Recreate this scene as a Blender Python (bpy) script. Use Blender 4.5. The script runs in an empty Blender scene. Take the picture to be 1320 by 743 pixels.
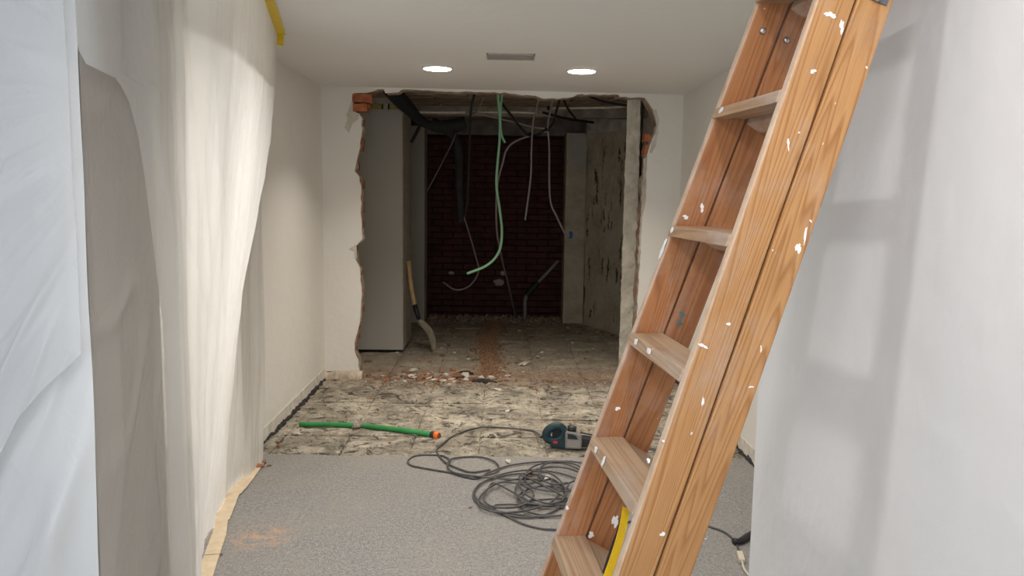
import bpy, bmesh, math, random
from math import sin, cos, pi, radians
from mathutils import Vector as V, Matrix, noise as N
from mathutils.geometry import tessellate_polygon
scene = bpy.context.scene
COL = scene.collection
R = random.Random(7)

# ---------------------------------------------------------------- camera
F, CX, CY, H = 1030.0, 660.0, 371.5, 1.5
_yw = V((-12, 122.5, -F)).normalized()
_up = V((sin(.0125), cos(.0125), 0))
_zw = (_up - _yw * _up.dot(_yw)).normalized()
_xw = _yw.cross(_zw)
CAMROT = Matrix((_xw, _yw, _zw))          # camera -> world rotation
cam_data = bpy.data.cameras.new('camera')
cam_data.sensor_width = 36
cam_data.lens = F / 1320 * 36
cam_data.clip_start = .05
cam = bpy.data.objects.new('camera', cam_data)
cam.matrix_world = Matrix.Translation((0, 0, H)) @ CAMROT.to_4x4()
COL.objects.link(cam)
scene.camera = cam

# ---------------------------------------------------------------- world, light, exposure
world = bpy.data.worlds.new('world')
scene.world = world
world.use_nodes = True
bg = world.node_tree.nodes['Background']
bg.inputs[0].default_value = (.85, .925, 1.0, 1)
bg.inputs[1].default_value = 2.9
scene.view_settings.view_transform = 'Standard'
scene.view_settings.look = 'None'
scene.view_settings.gamma = 1
scene.view_settings.exposure = 0.17
REAR_W, FILL_W, NEAR_W, SIDE_W = 10.0, 6.5, 8.5, 33.0     # watts of the downlights: rear pair, added unseen middle fill pair, pair over the camera, side room
WARM, NEUTRAL = (1.0, .90, .79), (1.0, .97, .94)
LENS_GLOW = 14.0

# ---------------------------------------------------------------- measuring helpers (pixel -> real point)
O = V((0, 0, H))
def ray(x, y): return CAMROT @ V(((x - CX) / F, -(y - CY) / F, -1))
def on_z(x, y, z=0.0):
    r = ray(x, y); return O + r * ((z - H) / r.z)
def on_y(x, y, Y):
    r = ray(x, y); return O + r * (Y / r.y)
def on_x(x, y, X):
    r = ray(x, y); return O + r * (X / r.x)
def on_plane(x, y, p, n):
    r = ray(x, y); return O + r * ((p - O).dot(n) / r.dot(n))

# ---------------------------------------------------------------- materials
class NT:
    def __init__(s, name):
        s.m = bpy.data.materials.new(name); s.m.use_nodes = True
        s.t = s.m.node_tree; s.bsdf = s.t.nodes['Principled BSDF']; s.out = s.t.nodes['Material Output']
        s._c = {}
    def n(s, typ, **kw):
        nd = s.t.nodes.new(typ)
        for k, v in kw.items():
            if k in nd.inputs: s.set(nd.inputs[k], v)
            else: setattr(nd, k, v)
        return nd
    def set(s, inp, v):
        if isinstance(v, bpy.types.NodeSocket): s.t.links.new(v, inp)
        else:
            if inp.type == 'RGBA' and len(v) == 3: v = (*v, 1)
            inp.default_value = v
    def coord(s, kind='Object', scale=(1, 1, 1), rot=(0, 0, 0)):
        if kind == 'World': src = s.n('ShaderNodeNewGeometry').outputs['Position']
        else: src = s.n('ShaderNodeTexCoord').outputs[kind]
        mp = s.n('ShaderNodeMapping'); s.set(mp.inputs[0], src)
        mp.inputs['Scale'].default_value = scale; mp.inputs['Rotation'].default_value = rot
        return mp.outputs[0]
    def noise(s, co, scale, detail=4, rough=.6, dist=0):
        nd = s.n('ShaderNodeTexNoise', Vector=co, Scale=scale, Detail=detail, Roughness=rough, Distortion=dist)
        return nd.outputs['Fac']
    def ramp(s, fac, stops, interp='LINEAR'):
        nd = s.n('ShaderNodeValToRGB'); s.set(nd.inputs[0], fac)
        cr = nd.color_ramp; cr.interpolation = interp
        while len(cr.elements) < len(stops): cr.elements.new(.5)
        for e, (p, c) in zip(cr.elements, stops):
            e.position = p
            e.color = (c, c, c, 1) if isinstance(c, (int, float)) else (*c, 1)
        return nd.outputs[0]
    def mix(s, fac, a, b, mode='MIX'):
        nd = s.n('ShaderNodeMix', data_type='RGBA', blend_type=mode)
        s.set(nd.inputs[0], fac); s.set(nd.inputs[6], a); s.set(nd.inputs[7], b)
        return nd.outputs[2]
    def math(s, op, a, b=0.0):
        nd = s.n('ShaderNodeMath', operation=op); s.set(nd.inputs[0], a); s.set(nd.inputs[1], b); return nd.outputs[0]
    def bump(s, h, strength=.3, dist=.01, prev=None):
        nd = s.n('ShaderNodeBump', Strength=strength, Distance=dist); s.set(nd.inputs['Height'], h)
        if prev is not None: s.set(nd.inputs['Normal'], prev)
        return nd.outputs[0]
    def done(s, col=None, rough=None, nrm=None, **kw):
        b = s.bsdf
        if col is not None: s.set(b.inputs['Base Color'], col)
        if rough is not None: s.set(b.inputs['Roughness'], rough)
        if nrm is not None: s.set(b.inputs['Normal'], nrm)
        for k, v in kw.items(): s.set(b.inputs[k], v)
        return s.m

def plain(name, col, rough=.6, var=.15, scale=12, bump=.15, metal=0.0, bscale=60, co='Object', spec=.4):
    t = NT(name); c = t.coord(co)
    f = t.noise(c, scale)
    lo = tuple(x * (1 - var) for x in col); hi = tuple(min(1, x * (1 + var)) for x in col)
    base = t.ramp(f, [(.3, lo), (.7, hi)])
    nm = t.bump(t.noise(c, bscale, 3), bump, .004) if bump else None
    return t.done(base, rough, nm, Metallic=metal, **{'Specular IOR Level': spec})

def wall_paint(name, col, dirt=.12, wave=.05):
    t = NT(name); c = t.coord('World')
    f = t.noise(c, 1.3, 6, .6); g = t.noise(c, 14, 5, .65)
    base = t.mix(t.ramp(f, [(.35, 0), (.75, dirt)]), col, tuple(x * .72 for x in col))
    base = t.mix(t.ramp(g, [(.68, 0), (.8, .12)]), base, (.45, .42, .37))
    nm = t.bump(t.noise(c, 5, 3), .25, wave)
    nm = t.bump(t.noise(c, 160, 3), .12, .003, nm)
    return t.done(base, .75, nm, **{'Specular IOR Level': .25})

def wood(name, light, dark, grime=.25, freq=40, worn=False):
    t = NT(name); c = t.coord('Object', (1, 1, .020)); oi = t.n('ShaderNodeObjectInfo').outputs['Random']
    off = t.n('ShaderNodeVectorMath', operation='ADD'); t.set(off.inputs[0], c)
    cb = t.n('ShaderNodeCombineXYZ'); t.set(cb.inputs[0], t.math('MULTIPLY', oi, 3.7)); t.set(cb.inputs[1], t.math('MULTIPLY', oi, 2.1)); t.set(cb.inputs[2], oi)
    t.set(off.inputs[1], cb.outputs[0]); c2 = off.outputs[0]
    big = t.noise(c2, 9, 2, .5, .2)
    ring = t.math('FRACT', t.math('MULTIPLY', big, freq))
    ring = t.ramp(ring, [(0, 0), (.5, .25), (.8, 1), (1, .1)])
    fine = t.noise(t.coord('Object', (1, 1, .02)), 260, 3, .6)
    tone = t.noise(t.coord('Object', (1, 1, .4)), 6, 4, .6)
    base = t.mix(ring, light, dark)
    base = t.mix(t.ramp(tone, [(.3, 0), (.75, .45)]), base, tuple(x * .62 for x in dark))
    base = t.mix(t.ramp(fine, [(.4, .0), (.75, .25)]), base, tuple(x * .55 for x in dark))
    gr = t.noise(t.coord('Object', (1, 1, .6)), 11, 5, .7)
    base = t.mix(t.ramp(gr, [(.5, 0), (.72, grime)]), base, (.50, .45, .41))
    if worn:                               # the front edge is rubbed pale by hands and boots
        sx = t.n('ShaderNodeSeparateXYZ'); t.set(sx.inputs[0], t.coord('Object'))
        edge = t.ramp(sx.outputs[0], [(.0, 1), (.0045, 0)])
        base = t.mix(t.math('MULTIPLY', edge, t.ramp(t.noise(t.coord('Object', (1, 1, .5)), 30, 5, .7), [(.3, .3), (.6, .85)])), base, (.66, .54, .43))
    sp = t.noise(t.coord('Object', (1, 1, .7)), 75, 2, .5)
    base = t.mix(t.ramp(sp, [(.765, 0), (.78, .8)]), base, (.78, .76, .73))
    nm = t.bump(ring, .10, .002); nm = t.bump(fine, .25, .0015, nm)
    return t.done(base, t.ramp(gr, [(.4, .5), (.8, .75)]), nm, **{'Specular IOR Level': .35})

def plastic_film(name, tint, thin=.45, clear=.12, rough=.3, sx=(1, 1, 1), tex=60, fine=.16, med=.22, cre=.18):
    t = NT(name); c = t.coord('World', sx)
    a = t.noise(c, tex, 4, .6, .3); b = t.noise(t.coord('World'), 7, 5, .65, .8)
    r = t.n('ShaderNodeTexNoise', Vector=t.coord('World', (1, 1, .6)), Scale=9, Detail=5, Roughness=.55, Distortion=.5)
    crease = t.math('ABSOLUTE', t.math('SUBTRACT', r.outputs['Fac'], .5))
    crease = t.ramp(crease, [(0, 1), (.06, 0)])
    nm = t.bump(b, med, .03); nm = t.bump(crease, cre, .006, nm); nm = t.bump(a, fine, .004, nm)
    t.done(tint, rough, nm, **{'Specular IOR Level': .55})
    tr = t.n('ShaderNodeBsdfTranslucent', Color=tint, Normal=nm)
    tp = t.n('ShaderNodeBsdfTransparent', Color=(.96, .95, .93))
    m1 = t.n('ShaderNodeMixShader'); t.set(m1.inputs[0], thin); t.set(m1.inputs[1], t.bsdf.outputs[0]); t.set(m1.inputs[2], tr.outputs[0])
    m2 = t.n('ShaderNodeMixShader'); t.set(m2.inputs[0], clear); t.set(m2.inputs[1], m1.outputs[0]); t.set(m2.inputs[2], tp.outputs[0])
    t.set(t.out.inputs[0], m2.outputs[0])
    return t.m

M = {}
M['wall'] = wall_paint('wall_paint_white', (.82, .795, .745))
M['panel'] = wall_paint('wall_paint_pier', (.84, .84, .85), .05, .03)
M['ceiling'] = wall_paint('ceiling_paint', (.83, .82, .80), .05, .02)
M['board'] = wall_paint('plasterboard_grey', (.46, .435, .385), .05, .01)
M['boardedge'] = plain('plasterboard_edge', (.42, .38, .32), .8)
M['raw'] = plain('raw_plaster', (.50, .465, .39), .9, .25, 9, .4, bscale=40, co='World')
M['mortar'] = plain('grey_mortar', (.33, .31, .27), .95, .35, 14, .6, bscale=45, co='World')
M['brick'] = plain('orange_clay_brick', (.40, .135, .062), .9, .35, 16, .6, bscale=50, co='World')
M['brickdark'] = plain('brown_clay_brick', (.24, .098, .055), .9, .35, 16, .6, bscale=50, co='World')
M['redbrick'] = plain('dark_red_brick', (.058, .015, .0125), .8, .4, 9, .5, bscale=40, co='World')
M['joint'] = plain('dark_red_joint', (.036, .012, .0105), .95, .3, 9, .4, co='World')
M['concrete'] = plain('ceiling_concrete', (.30, .265, .22), .95, .35, 7, .6, bscale=30, co='World')
M['claybrown'] = plain('ceiling_clay_block', (.27, .205, .155), .95, .35, 11, .6, bscale=60, co='World')
M['tar'] = plain('black_tar', (.03, .028, .026), .85, .5, 25, .8, co='World')
M['white_chip'] = plain('white_plaster_chip', (.60, .56, .49), .9, .2, 20, .4)
M['grey_chip'] = plain('grey_mortar_chip', (.30, .285, .25), .95, .3, 20, .5)
M['orange_chip'] = plain('terracotta_chip', (.36, .165, .095), .9, .35, 20, .5)
M['brown_chip'] = plain('brown_chip', (.26, .14, .085), .9, .35, 20, .5)
M['cord'] = plain('black_rubber', (.085, .080, .078), .5, .25, 30, .1)
M['conduit_grey'] = plain('grey_conduit', (.235, .195, .19), .5, .1, 20, .05)
M['conduit_dark'] = plain('dark_grey_conduit', (.10, .088, .085), .5, .1, 20, .05)
M['conduit_green'] = plain('green_conduit', (.25, .50, .31), .45, .1, 20, .05)
M['conduit_white'] = plain('white_conduit', (.52, .48, .41), .6, .2, 20, .1)
M['black_duct'] = plain('black_foam', (.012, .012, .013), .8, .3, 20, .4)
M['hose'] = plain('green_hose', (.035, .27, .075), .4, .15, 20, .05)
M['orange'] = plain('orange_plastic', (.95, .20, .03), .4, .05, 20, .02)
M['steel'] = plain('dark_steel', (.13, .14, .15), .5, .3, 30, .1, metal=.6)
M['bolt'] = plain('bolt_steel', (.42, .40, .38), .4, .2, 50, .05, metal=.9)
M['teal'] = plain('dark_teal_plastic', (.014, .040, .050), .45, .2, 20, .08)
M['toolgrey'] = plain('grey_tool_casing', (.23, .22, .20), .6, .2, 25, .15)
M['black'] = plain('black_plastic', (.02, .02, .022), .5, .2, 20, .08)
M['red'] = plain('red_plastic', (.40, .05, .03), .5, .1, 20, .05)
M['cream'] = plain('cream_plastic', (.66, .58, .46), .5, .1, 20, .05)
M['yellow'] = plain('yellow_webbing', (.90, .57, .010), .55, .06, 60, .1)
M['yellowtape'] = plain('yellow_tape', (.80, .57, .015), .5, .06, 30, .05)
M['papertape'] = plain('cream_paper_tape', (.72, .58, .40), .8, .12, 18, .2)
M['ventgrey'] = plain('vent_grey', (.42, .38, .34), .6, .1, 20, .05)
M['ringwhite'] = plain('downlight_ring', (.80, .79, .76), .5, .03, 20, 0)
M['shaft'] = plain('shovel_shaft_wood', (.52, .35, .16), .6, .25, 12, .15)
M['blade'] = plain('shovel_blade_dusty', (.42, .37, .29), .65, .25, 15, .2, metal=.2)
M['paint'] = plain('white_paint_splash', (.84, .83, .81), .55, .05, 60, .2)
M['bluepaint'] = plain('blue_grey_paint_smear', (.12, .17, .185), .6, .2, 60, .2)
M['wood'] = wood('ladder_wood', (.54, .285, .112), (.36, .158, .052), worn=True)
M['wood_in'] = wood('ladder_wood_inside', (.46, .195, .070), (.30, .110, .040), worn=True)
M['wood_tread'] = wood('tread_wood', (.54, .37, .235), (.39, .245, .145), .35, 34)
M['wood_worn'] = wood('tread_wood_upper', (.47, .29, .165), (.34, .19, .10), .45, 34)
M['film_blue'] = plastic_film('plastic_film_front', (.88, .895, .91), .30, .02, .24, fine=.02, med=.05, cre=.12)
M['film_over'] = plastic_film('plastic_film_overlay', (.84, .855, .88), .45, .38, .20, fine=.02, med=.06, cre=.12)
M['film_shaded'] = plastic_film('plastic_film_return', (.74, .71, .67), .30, .40, .20, fine=.03, med=.08, cre=.15)  # greyer tint than the other films, carrying the shade on the pier return
M['film_cream'] = plastic_film('plastic_film_cream', (.92, .915, .89), .66, .16, .14, (1, 1, .22), 70, fine=.40, med=.14, cre=.07)
M['film_thin'] = plastic_film('plastic_film_thin', (.90, .885, .85), .40, .16, .24, fine=.05, med=.1, cre=.15)

def glow(name, col, s):
    t = NT(name)
    return t.done((.9, .9, .9), .5, None, **{'Emission Color': col, 'Emission Strength': s})
M['lens'] = glow('downlight_lens', (1, .96, .90), LENS_GLOW)

def screed():
    t = NT('grey_screed'); c = t.coord('World')
    a = t.noise(c, 190, 3, .7); a2 = t.noise(c, 60, 4, .7); b = t.noise(c, 2.2, 6, .65, .3); d = t.noise(c, 14, 5, .7)
    base = t.ramp(a, [(.30, (.12, .115, .11)), (.5, (.26, .25, .24)), (.68, (.52, .50, .475))])
    base = t.mix(t.ramp(a2, [(.38, .5), (.5, 0)]), base, (.15, .145, .138)); base = t.mix(t.ramp(a2, [(.54, 0), (.66, .45)]), base, (.44, .42, .395))
    base = t.mix(t.ramp(b, [(.42, 0), (.7, .45)]), base, (.33, .295, .245))
    base = t.mix(t.ramp(d, [(.56, 0), (.72, .45)]), base, (.42, .385, .335))
    # peach coloured brick dust spilled in one spot of the floor
    p = t.n('ShaderNodeVectorMath', operation='DISTANCE'); geo = t.n('ShaderNodeNewGeometry').outputs['Position']
    t.set(p.inputs[0], geo); q = on_z(337, 692); p.inputs[1].default_value = (q.x, q.y, 0)
    near = t.ramp(p.outputs['Value'], [(.03, 1), (.17, 0)])
    base = t.mix(t.math('MULTIPLY', near, t.ramp(t.noise(c, 16, 5, .7), [(.45, 0), (.6, .8)])), base, (.60, .36, .22))
    nm = t.bump(a2, .25, .005); nm = t.bump(d, .25, .02, nm)
    return t.done(base, .9, nm, **{'Specular IOR Level': .2})
M['screed'] = screed()

def dust(t, base, c):
    # brick dust trodden over the threshold
    sep = t.n('ShaderNodeSeparateXYZ'); t.set(sep.inputs[0], t.n('ShaderNodeNewGeometry').outputs['Position'])
    d = t.math('ABSOLUTE', t.math('SUBTRACT', sep.outputs[1], 6.45))
    near = t.ramp(d, [(.05, 1), (.42, 0)])
    return t.mix(t.math('MULTIPLY', near, t.ramp(t.noise(c, 9, 6, .75), [(.36, 0), (.6, .85)])), base, (.30, .175, .105))
def bed():
    t = NT('mortar_bed'); c = t.coord('World')
    b = t.noise(c, 3.6, 8, .72, .6); d = t.noise(c, 20, 6, .78, .5); e = t.noise(t.coord('World', (.85, 1, 1)), 8, 9, .8, 1.3)
    f = t.noise(c, 80, 5, .75); g = t.noise(c, 30, 8, .8, 1.0)
    base = t.ramp(b, [(.32, (.20, .185, .155)), (.46, (.42, .375, .295)), (.60, (.70, .635, .51))])
    base = t.mix(t.ramp(d, [(.46, .0), (.66, .7)]), base, (.21, .19, .155))
    base = t.mix(t.ramp(e, [(.525, 0), (.575, .92)]), base, (.060, .057, .052))
    base = t.mix(t.ramp(g, [(.58, 0), (.64, .8)]), base, (.10, .09, .075))
    base = t.mix(t.ramp(f, [(.58, 0), (.70, .7)]), base, (.74, .68, .56))
    base = dust(t, base, c)
    nm = t.bump(d, .8, .035); nm = t.bump(f, .6, .008, nm); nm = t.bump(e, .5, .02, nm)
    return t.done(base, .95, nm, **{'Specular IOR Level': .15})
M['bed'] = bed()

def bed_back():
    t = NT('mortar_bed_dusty'); c = t.coord('World')
    b = t.noise(c, 5, 8, .72, .6); d = t.noise(c, 26, 6, .75, .4); e = t.noise(c, 11, 8, .75, 1.2)
    base = t.ramp(b, [(.28, (.27, .24, .19)), (.5, (.44, .385, .30)), (.7, (.60, .53, .41))])
    base = t.mix(t.ramp(d, [(.5, .0), (.72, .6)]), base, (.27, .18, .115))
    base = t.mix(t.ramp(e, [(.57, 0), (.66, .85)]), base, (.07, .06, .05))
    base = dust(t, base, c)
    nm = t.bump(d, .6, .025)
    return t.done(base, .95, nm, **{'Specular IOR Level': .15})
M['bedback'] = bed_back()

def gouged():
    t = NT('gouged_plaster'); c = t.coord('World')
    at = t.n('ShaderNodeAttribute', attribute_name='gouge').outputs['Fac']
    b = t.noise(c, 5, 7, .7); d = t.noise(c, 40, 5, .7)
    base = t.ramp(b, [(.3, (.36, .30, .215)), (.55, (.52, .455, .35)), (.75, (.62, .56, .45))])
    base = t.mix(t.ramp(d, [(.6, 0), (.75, .5)]), base, (.2, .15, .10))
    base = t.mix(at, base, (.045, .028, .018))
    return t.done(base, .95, t.bump(d, .5, .01), **{'Specular IOR Level': .15})
M['gouged'] = gouged()

# ---------------------------------------------------------------- object helpers
def link(name, me, mat, parent=None, smooth=False):
    o = bpy.data.objects.new(name, me); COL.objects.link(o)
    if mat is not None and not me.materials: me.materials.append(mat)
    if smooth:
        for p in me.polygons: p.use_smooth = True
    if parent is not None: o.parent = parent
    return o
def mesh(name, vs, fs):
    me = bpy.data.meshes.new(name); me.from_pydata([tuple(v) for v in vs], [], fs); me.validate(); me.update(); return me
def tag(o, label, cat, group=None):
    o['label'] = label; o['category'] = cat
    if group: o['group'] = group
    return o
def thing(name, label, cat, loc=(0, 0, 0), group=None, rot=None):
    o = bpy.data.objects.new(name, None); COL.objects.link(o); o.empty_display_size = .05
    o.location = loc
    if rot is not None: o.rotation_euler = rot
    return tag(o, label, cat, group)
def struct(o, label=None):
    o['kind'] = 'structure'
    if label: o['label'] = label
    return o
class MB:
    def __init__(s): s.v, s.f = [], []
    def add(s, vs, fs, mtx=None):
        b = len(s.v)
        s.v += [(mtx @ V(v)) if mtx else V(v) for v in vs]
        s.f += [tuple(i + b for i in f) for f in fs]; return s
    def box(s, a, b, mtx=None):
        (x0, y0, z0), (x1, y1, z1) = a, b
        return s.add([(x0, y0, z0), (x1, y0, z0), (x1, y1, z0), (x0, y1, z0), (x0, y0, z1), (x1, y0, z1), (x1, y1, z1), (x0, y1, z1)],
                     [(0, 3, 2, 1), (4, 5, 6, 7), (0, 1, 5, 4), (1, 2, 6, 5), (2, 3, 7, 6), (3, 0, 4, 7)], mtx)
    def tube(s, pts, r, seg=8, cap=True):
        pts = [V(p) for p in pts]; n = len(pts); b = len(s.v)
        rad = r if callable(r) else (lambda t: r)
        t0 = (pts[1] - pts[0]).normalized(); nrm = t0.orthogonal().normalized()
        for i, p in enumerate(pts):
            tg = (pts[min(i + 1, n - 1)] - pts[max(i - 1, 0)]).normalized()
            nrm = (nrm - tg * nrm.dot(tg)).normalized(); bi = tg.cross(nrm)
            q = rad(i / (n - 1))
            for k in range(seg):
                a = 2 * pi * k / seg; s.v.append(p + (nrm * cos(a) + bi * sin(a)) * q)
        for i in range(n - 1):
            for k in range(seg):
                k2 = (k + 1) % seg
                s.f.append((b + i * seg + k, b + i * seg + k2, b + (i + 1) * seg + k2, b + (i + 1) * seg + k))
        if cap:
            s.f.append(tuple(b + k for k in range(seg))[::-1]); s.f.append(tuple(b + (n - 1) * seg + k for k in range(seg)))
        return s
    def lathe(s, prof, mtx=None, seg=24):
        vs, fs = [], []
        for (r, z) in prof:
            for k in range(seg): vs.append((r * cos(2 * pi * k / seg), r * sin(2 * pi * k / seg), z))
        for i in range(len(prof) - 1):
            for k in range(seg):
                k2 = (k + 1) % seg; fs.append((i * seg + k, i * seg + k2, (i + 1) * seg + k2, (i + 1) * seg + k))
        fs.append(tuple(range(seg))[::-1]); fs.append(tuple((len(prof) - 1) * seg + k for k in range(seg)))
        return s.add(vs, fs, mtx)
    def prism(s, poly, fn0, fn1):
        """poly 2-D outline; fn0/fn1 map a 2-D point to the front / back 3-D point"""
        n = len(poly); vs = [fn0(p) for p in poly] + [fn1(p) for p in poly]
        tris = tessellate_polygon([[V((p[0], p[1], 0)) for p in poly]])
        fs = [tuple(t) for t in tris] + [tuple(i + n for i in reversed(t)) for t in tris]
        fs += [(i, (i + 1) % n, n + (i + 1) % n, n + i) for i in range(n)]
        return s.add(vs, fs)
    def build(s, name, mat, parent=None, smooth=False, bevel=0, seg=2, fix=True):
        me = mesh(name, s.v, s.f)
        if fix or bevel:
            bm = bmesh.new(); bm.from_mesh(me)
            bmesh.ops.recalc_face_normals(bm, faces=bm.faces)
            if bevel: bmesh.ops.bevel(bm, geom=[e for e in bm.edges if e.is_manifold and e.calc_face_angle(0) > .5], offset=bevel, segments=seg, affect='EDGES', profile=.6, clamp_overlap=True)
            bm.to_mesh(me); bm.free()
        return link(name, me, mat, parent, smooth)
def spline(pts, per=8):
    pts = [V(p) for p in pts]; out = []
    P = [pts[0] * 2 - pts[1]] + pts + [pts[-1] * 2 - pts[-2]]
    for i in range(1, len(P) - 2):
        a, b, c, d = P[i - 1:i + 3]
        for k in range(per):
            t = k / per
            out.append(.5 * ((2 * b) + (c - a) * t + (2 * a - 5 * b + 4 * c - d) * t * t + (3 * b - a - 3 * c + d) * t ** 3))
    out.append(pts[-1]); return out
def grid(nu, nv, fn):
    vs = [fn(i / nu, j / nv) for j in range(nv + 1) for i in range(nu + 1)]
    fs = [(j * (nu + 1) + i, j * (nu + 1) + i + 1, (j + 1) * (nu + 1) + i + 1, (j + 1) * (nu + 1) + i) for j in range(nv) for i in range(nu)]
    return vs, fs
def shell(nu, nv, fn, name, mat, parent=None, th=0.0006):
    """sheet of film: a grid with a real (tiny) thickness"""
    vs, fs = grid(nu, nv, fn)
    o = link(name, mesh(name, vs, fs), mat, parent, True)
    return o
def lump(r, seed, sub=1, flat=.6, jit=.35):
    bm = bmesh.new(); bmesh.ops.create_icosphere(bm, subdivisions=sub, radius=1)
    q = random.Random(seed); sx, sy = q.uniform(.7, 1.5), q.uniform(.6, 1.1)
    for v in bm.verts:
        k = 1 + q.uniform(-jit, jit); v.co = V((v.co.x * sx * k, v.co.y * sy * k, v.co.z * flat * k)) * r
    zmin = min(v.co.z for v in bm.verts)
    for v in bm.verts: v.co.z = max(v.co.z - zmin * .75, 0)
    me = bpy.data.meshes.new('lump'); bm.to_mesh(me); bm.free(); return me

# ================================================================ SETTING
WL, WR, CZ = -1.41, 1.435, 2.30            # corridor walls and ceiling
PR = .72                                    # face of the near right pier
PLX, PL0, PL1 = -.965, 1.85, 2.25           # near left pier
def yb(x): return 6.32 + (x + 1.41) * .062   # face of the broken-through wall
BN = V((.062, -1, 0)).normalized(); BP = V((-1.41, 6.32, 0))
BACKZ = 2.36

# floor: base slab, screed layer in front, mortar bed slabs behind
fl = struct(MB().box((-3.2, -2.6, -.15), (2.2, 9.9, -.0175)).build('floor', M['bed']))
def screed_fn(u, v):
    x = -3.2 + 5.4 * u; y = -2.6 + 7.03 * v
    if v > .999: y += .03 * N.noise(V((x * 5, 3, 0))) + .02 * N.noise(V((x * 21, 7, 0)))
    return V((x, y, .002 * N.noise(V((x * 3, y * 3, 1)))))
vs, fs = grid(60, 40, screed_fn)
so = link('screed', mesh('screed', vs, fs), M['screed'], fl, True)
sk = MB()
for i in range(60):
    a, b = vs[40 * 61 + i], vs[40 * 61 + i + 1]
    sk.add([a, b, b - V((0, 0, .03)), a - V((0, 0, .03))], [(0, 3, 2, 1)])
sk.build('screed_edge', M['screed'], fl)

def slab_mesh(w, d, seed):
    q = random.Random(seed); n = 9
    def f(u, v):
        x = (u - .5) * w; y = (v - .5) * d
        e = min(u, 1 - u, v, 1 - v)
        z = -.004 + .008 * N.noise(V((x * 11 + seed, y * 11, seed * .7))) - (.006 if e < .01 else 0)
        if e < .01:
            x *= 1.0 - .035 * q.random(); y *= 1.0 - .035 * q.random()
        return V((x, y, z))
    vs, fs = grid(n, n, f)
    m = len(vs); ring = list(range(n + 1)) + [(n + 1) * (j + 1) + n for j in range(n)] + [(n + 1) * n + n - 1 - i for i in range(n)] + [(n + 1) * (n - 1 - j) for j in range(n - 1)]
    low = [V((vs[i].x, vs[i].y, -.03)) for i in ring]; L = len(ring)
    fs += [(ring[i], m + i, m + (i + 1) % L, ring[(i + 1) % L]) for i in range(L)]
    me = mesh('mortar_slab', vs + low, fs)
    for p in me.polygons: p.use_smooth = False
    return me
T = .40
slabs = [slab_mesh(T, T, s) for s in range(6)]
for s in slabs: s.materials.append(M['bed'])
slabs_b = [s.copy() for s in slabs]
for s in slabs_b: s.materials.clear(); s.materials.append(M['bedback'])
for iy in range(13):
    for ix in range(8):
        x = -1.32 + T * (ix - .5); y = 4.62 + T * iy
        if y < 6.3 and x > 1.5: continue
        me = (slabs if y < 6.5 else slabs_b)[R.randrange(6)]
        o = link('mortar_slab', me, None, fl)
        o.location = (x, y, R.uniform(-.004, .004)); o.rotation_euler = (R.uniform(-.006, .006), R.uniform(-.006, .006), R.choice((0, pi / 2, pi, -pi / 2)) + R.uniform(-.012, .012))

# side walls of the corridor
def bands(x0, x1, y0, y1, z0, z1): return MB().box((x0, y0, z0), (x1, y1, z1))
wl = struct(MB().box((WL - .15, 4.02, -.02), (WL, 6.45, CZ)).box((WL - .15, PL1 - .02, 2.12), (WL, 4.02, CZ)).build('wall_left', M['wall']))
# side room behind the plastic sheet
struct(MB().box((-3.2, 4.6, -.02), (WL - .15, 4.75, CZ)).box((-3.35, PL1 - .1, -.02), (-3.2, 4.75, CZ)).build('wall_side_room', M['wall']))
wr = struct(bands(WR, WR + .15, 2.0, 6.6, -.02, CZ).build('wall_right', M['wall']))
# black tar and crumbs left where the skirting was ripped off
def tar_strip(name, x, sgn, y0, y1, seed, parent):
    def f(u, v):
        y = y0 + (y1 - y0) * u; a = v * pi / 2
        w = .022 + .020 * N.noise(V((y * 14, seed, 0))) + .012 * N.noise(V((y * 45, seed, 3)))
        h = .026 + .028 * N.noise(V((y * 11, seed, 5))) + .014 * N.noise(V((y * 38, seed, 9)))
        return V((x + sgn * max(w, .004) * cos(a), y, -.012 + max(h, .006) * sin(a)))
    vs, fs = grid(160, 4, f)
    return link(name, mesh(name, vs, fs), M['tar'], parent)
tar_strip('tar_bead', WL, 1, 4.42, 6.3, 2, wl)
tar_strip('tar_bead', WR, -1, 4.0, 6.4, 8, wr)
# bare plaster band where the skirting was
MB().box((WL, 4.42, 0), (WL + .004, 6.3, .085)).build('bare_plaster_band', plain('bare_band', (.66, .62, .555), .9, .2, 12, .3, co='World'), wl)
MB().box((WR - .004, 4.0, 0), (WR, 6.4, .085)).build('bare_plaster_band', bpy.data.materials['bare_band'], wr)

# near piers, and the shop space around the camera
struct(bands(PR, 2.2, -2.6, on_x(968, 670, PR).y, -.02, CZ).build('wall_near_right', M['panel'], bevel=.006))
struct(bands(-3.2, PLX, PL0, PL1, -.02, CZ).build('wall_near_left', plain('pier_shade_grey', (.42, .385, .345), .9, .1, 8, .2, co='World'), bevel=.004))  # pier coloured dark grey so the film over it looks shaded
struct(bands(-3.3, -3.15, -2.6, PL0 + .1, -.02, CZ).build('wall_shop_left', M['panel']))
# front wall of the shop behind the camera with its wide glazed opening
sf = struct(MB().box((-3.2, -2.6, -.02), (-2.75, -2.45, CZ)).box((.45, -2.6, -.02), (2.2, -2.45, CZ)).box((-2.75, -2.6, 2.2), (.45, -2.45, CZ)).build('wall_shop_front', M['panel']))

ce = struct(MB().prism([(-3.3, -2.6), (2.2, -2.6), (2.2, yb(2.2) + .02), (-1.6, yb(-1.6) + .02), (-3.3, 6.3)], lambda p: V((*p, CZ)), lambda p: V((*p, CZ + .05))).build('ceiling', M['ceiling']))

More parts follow.
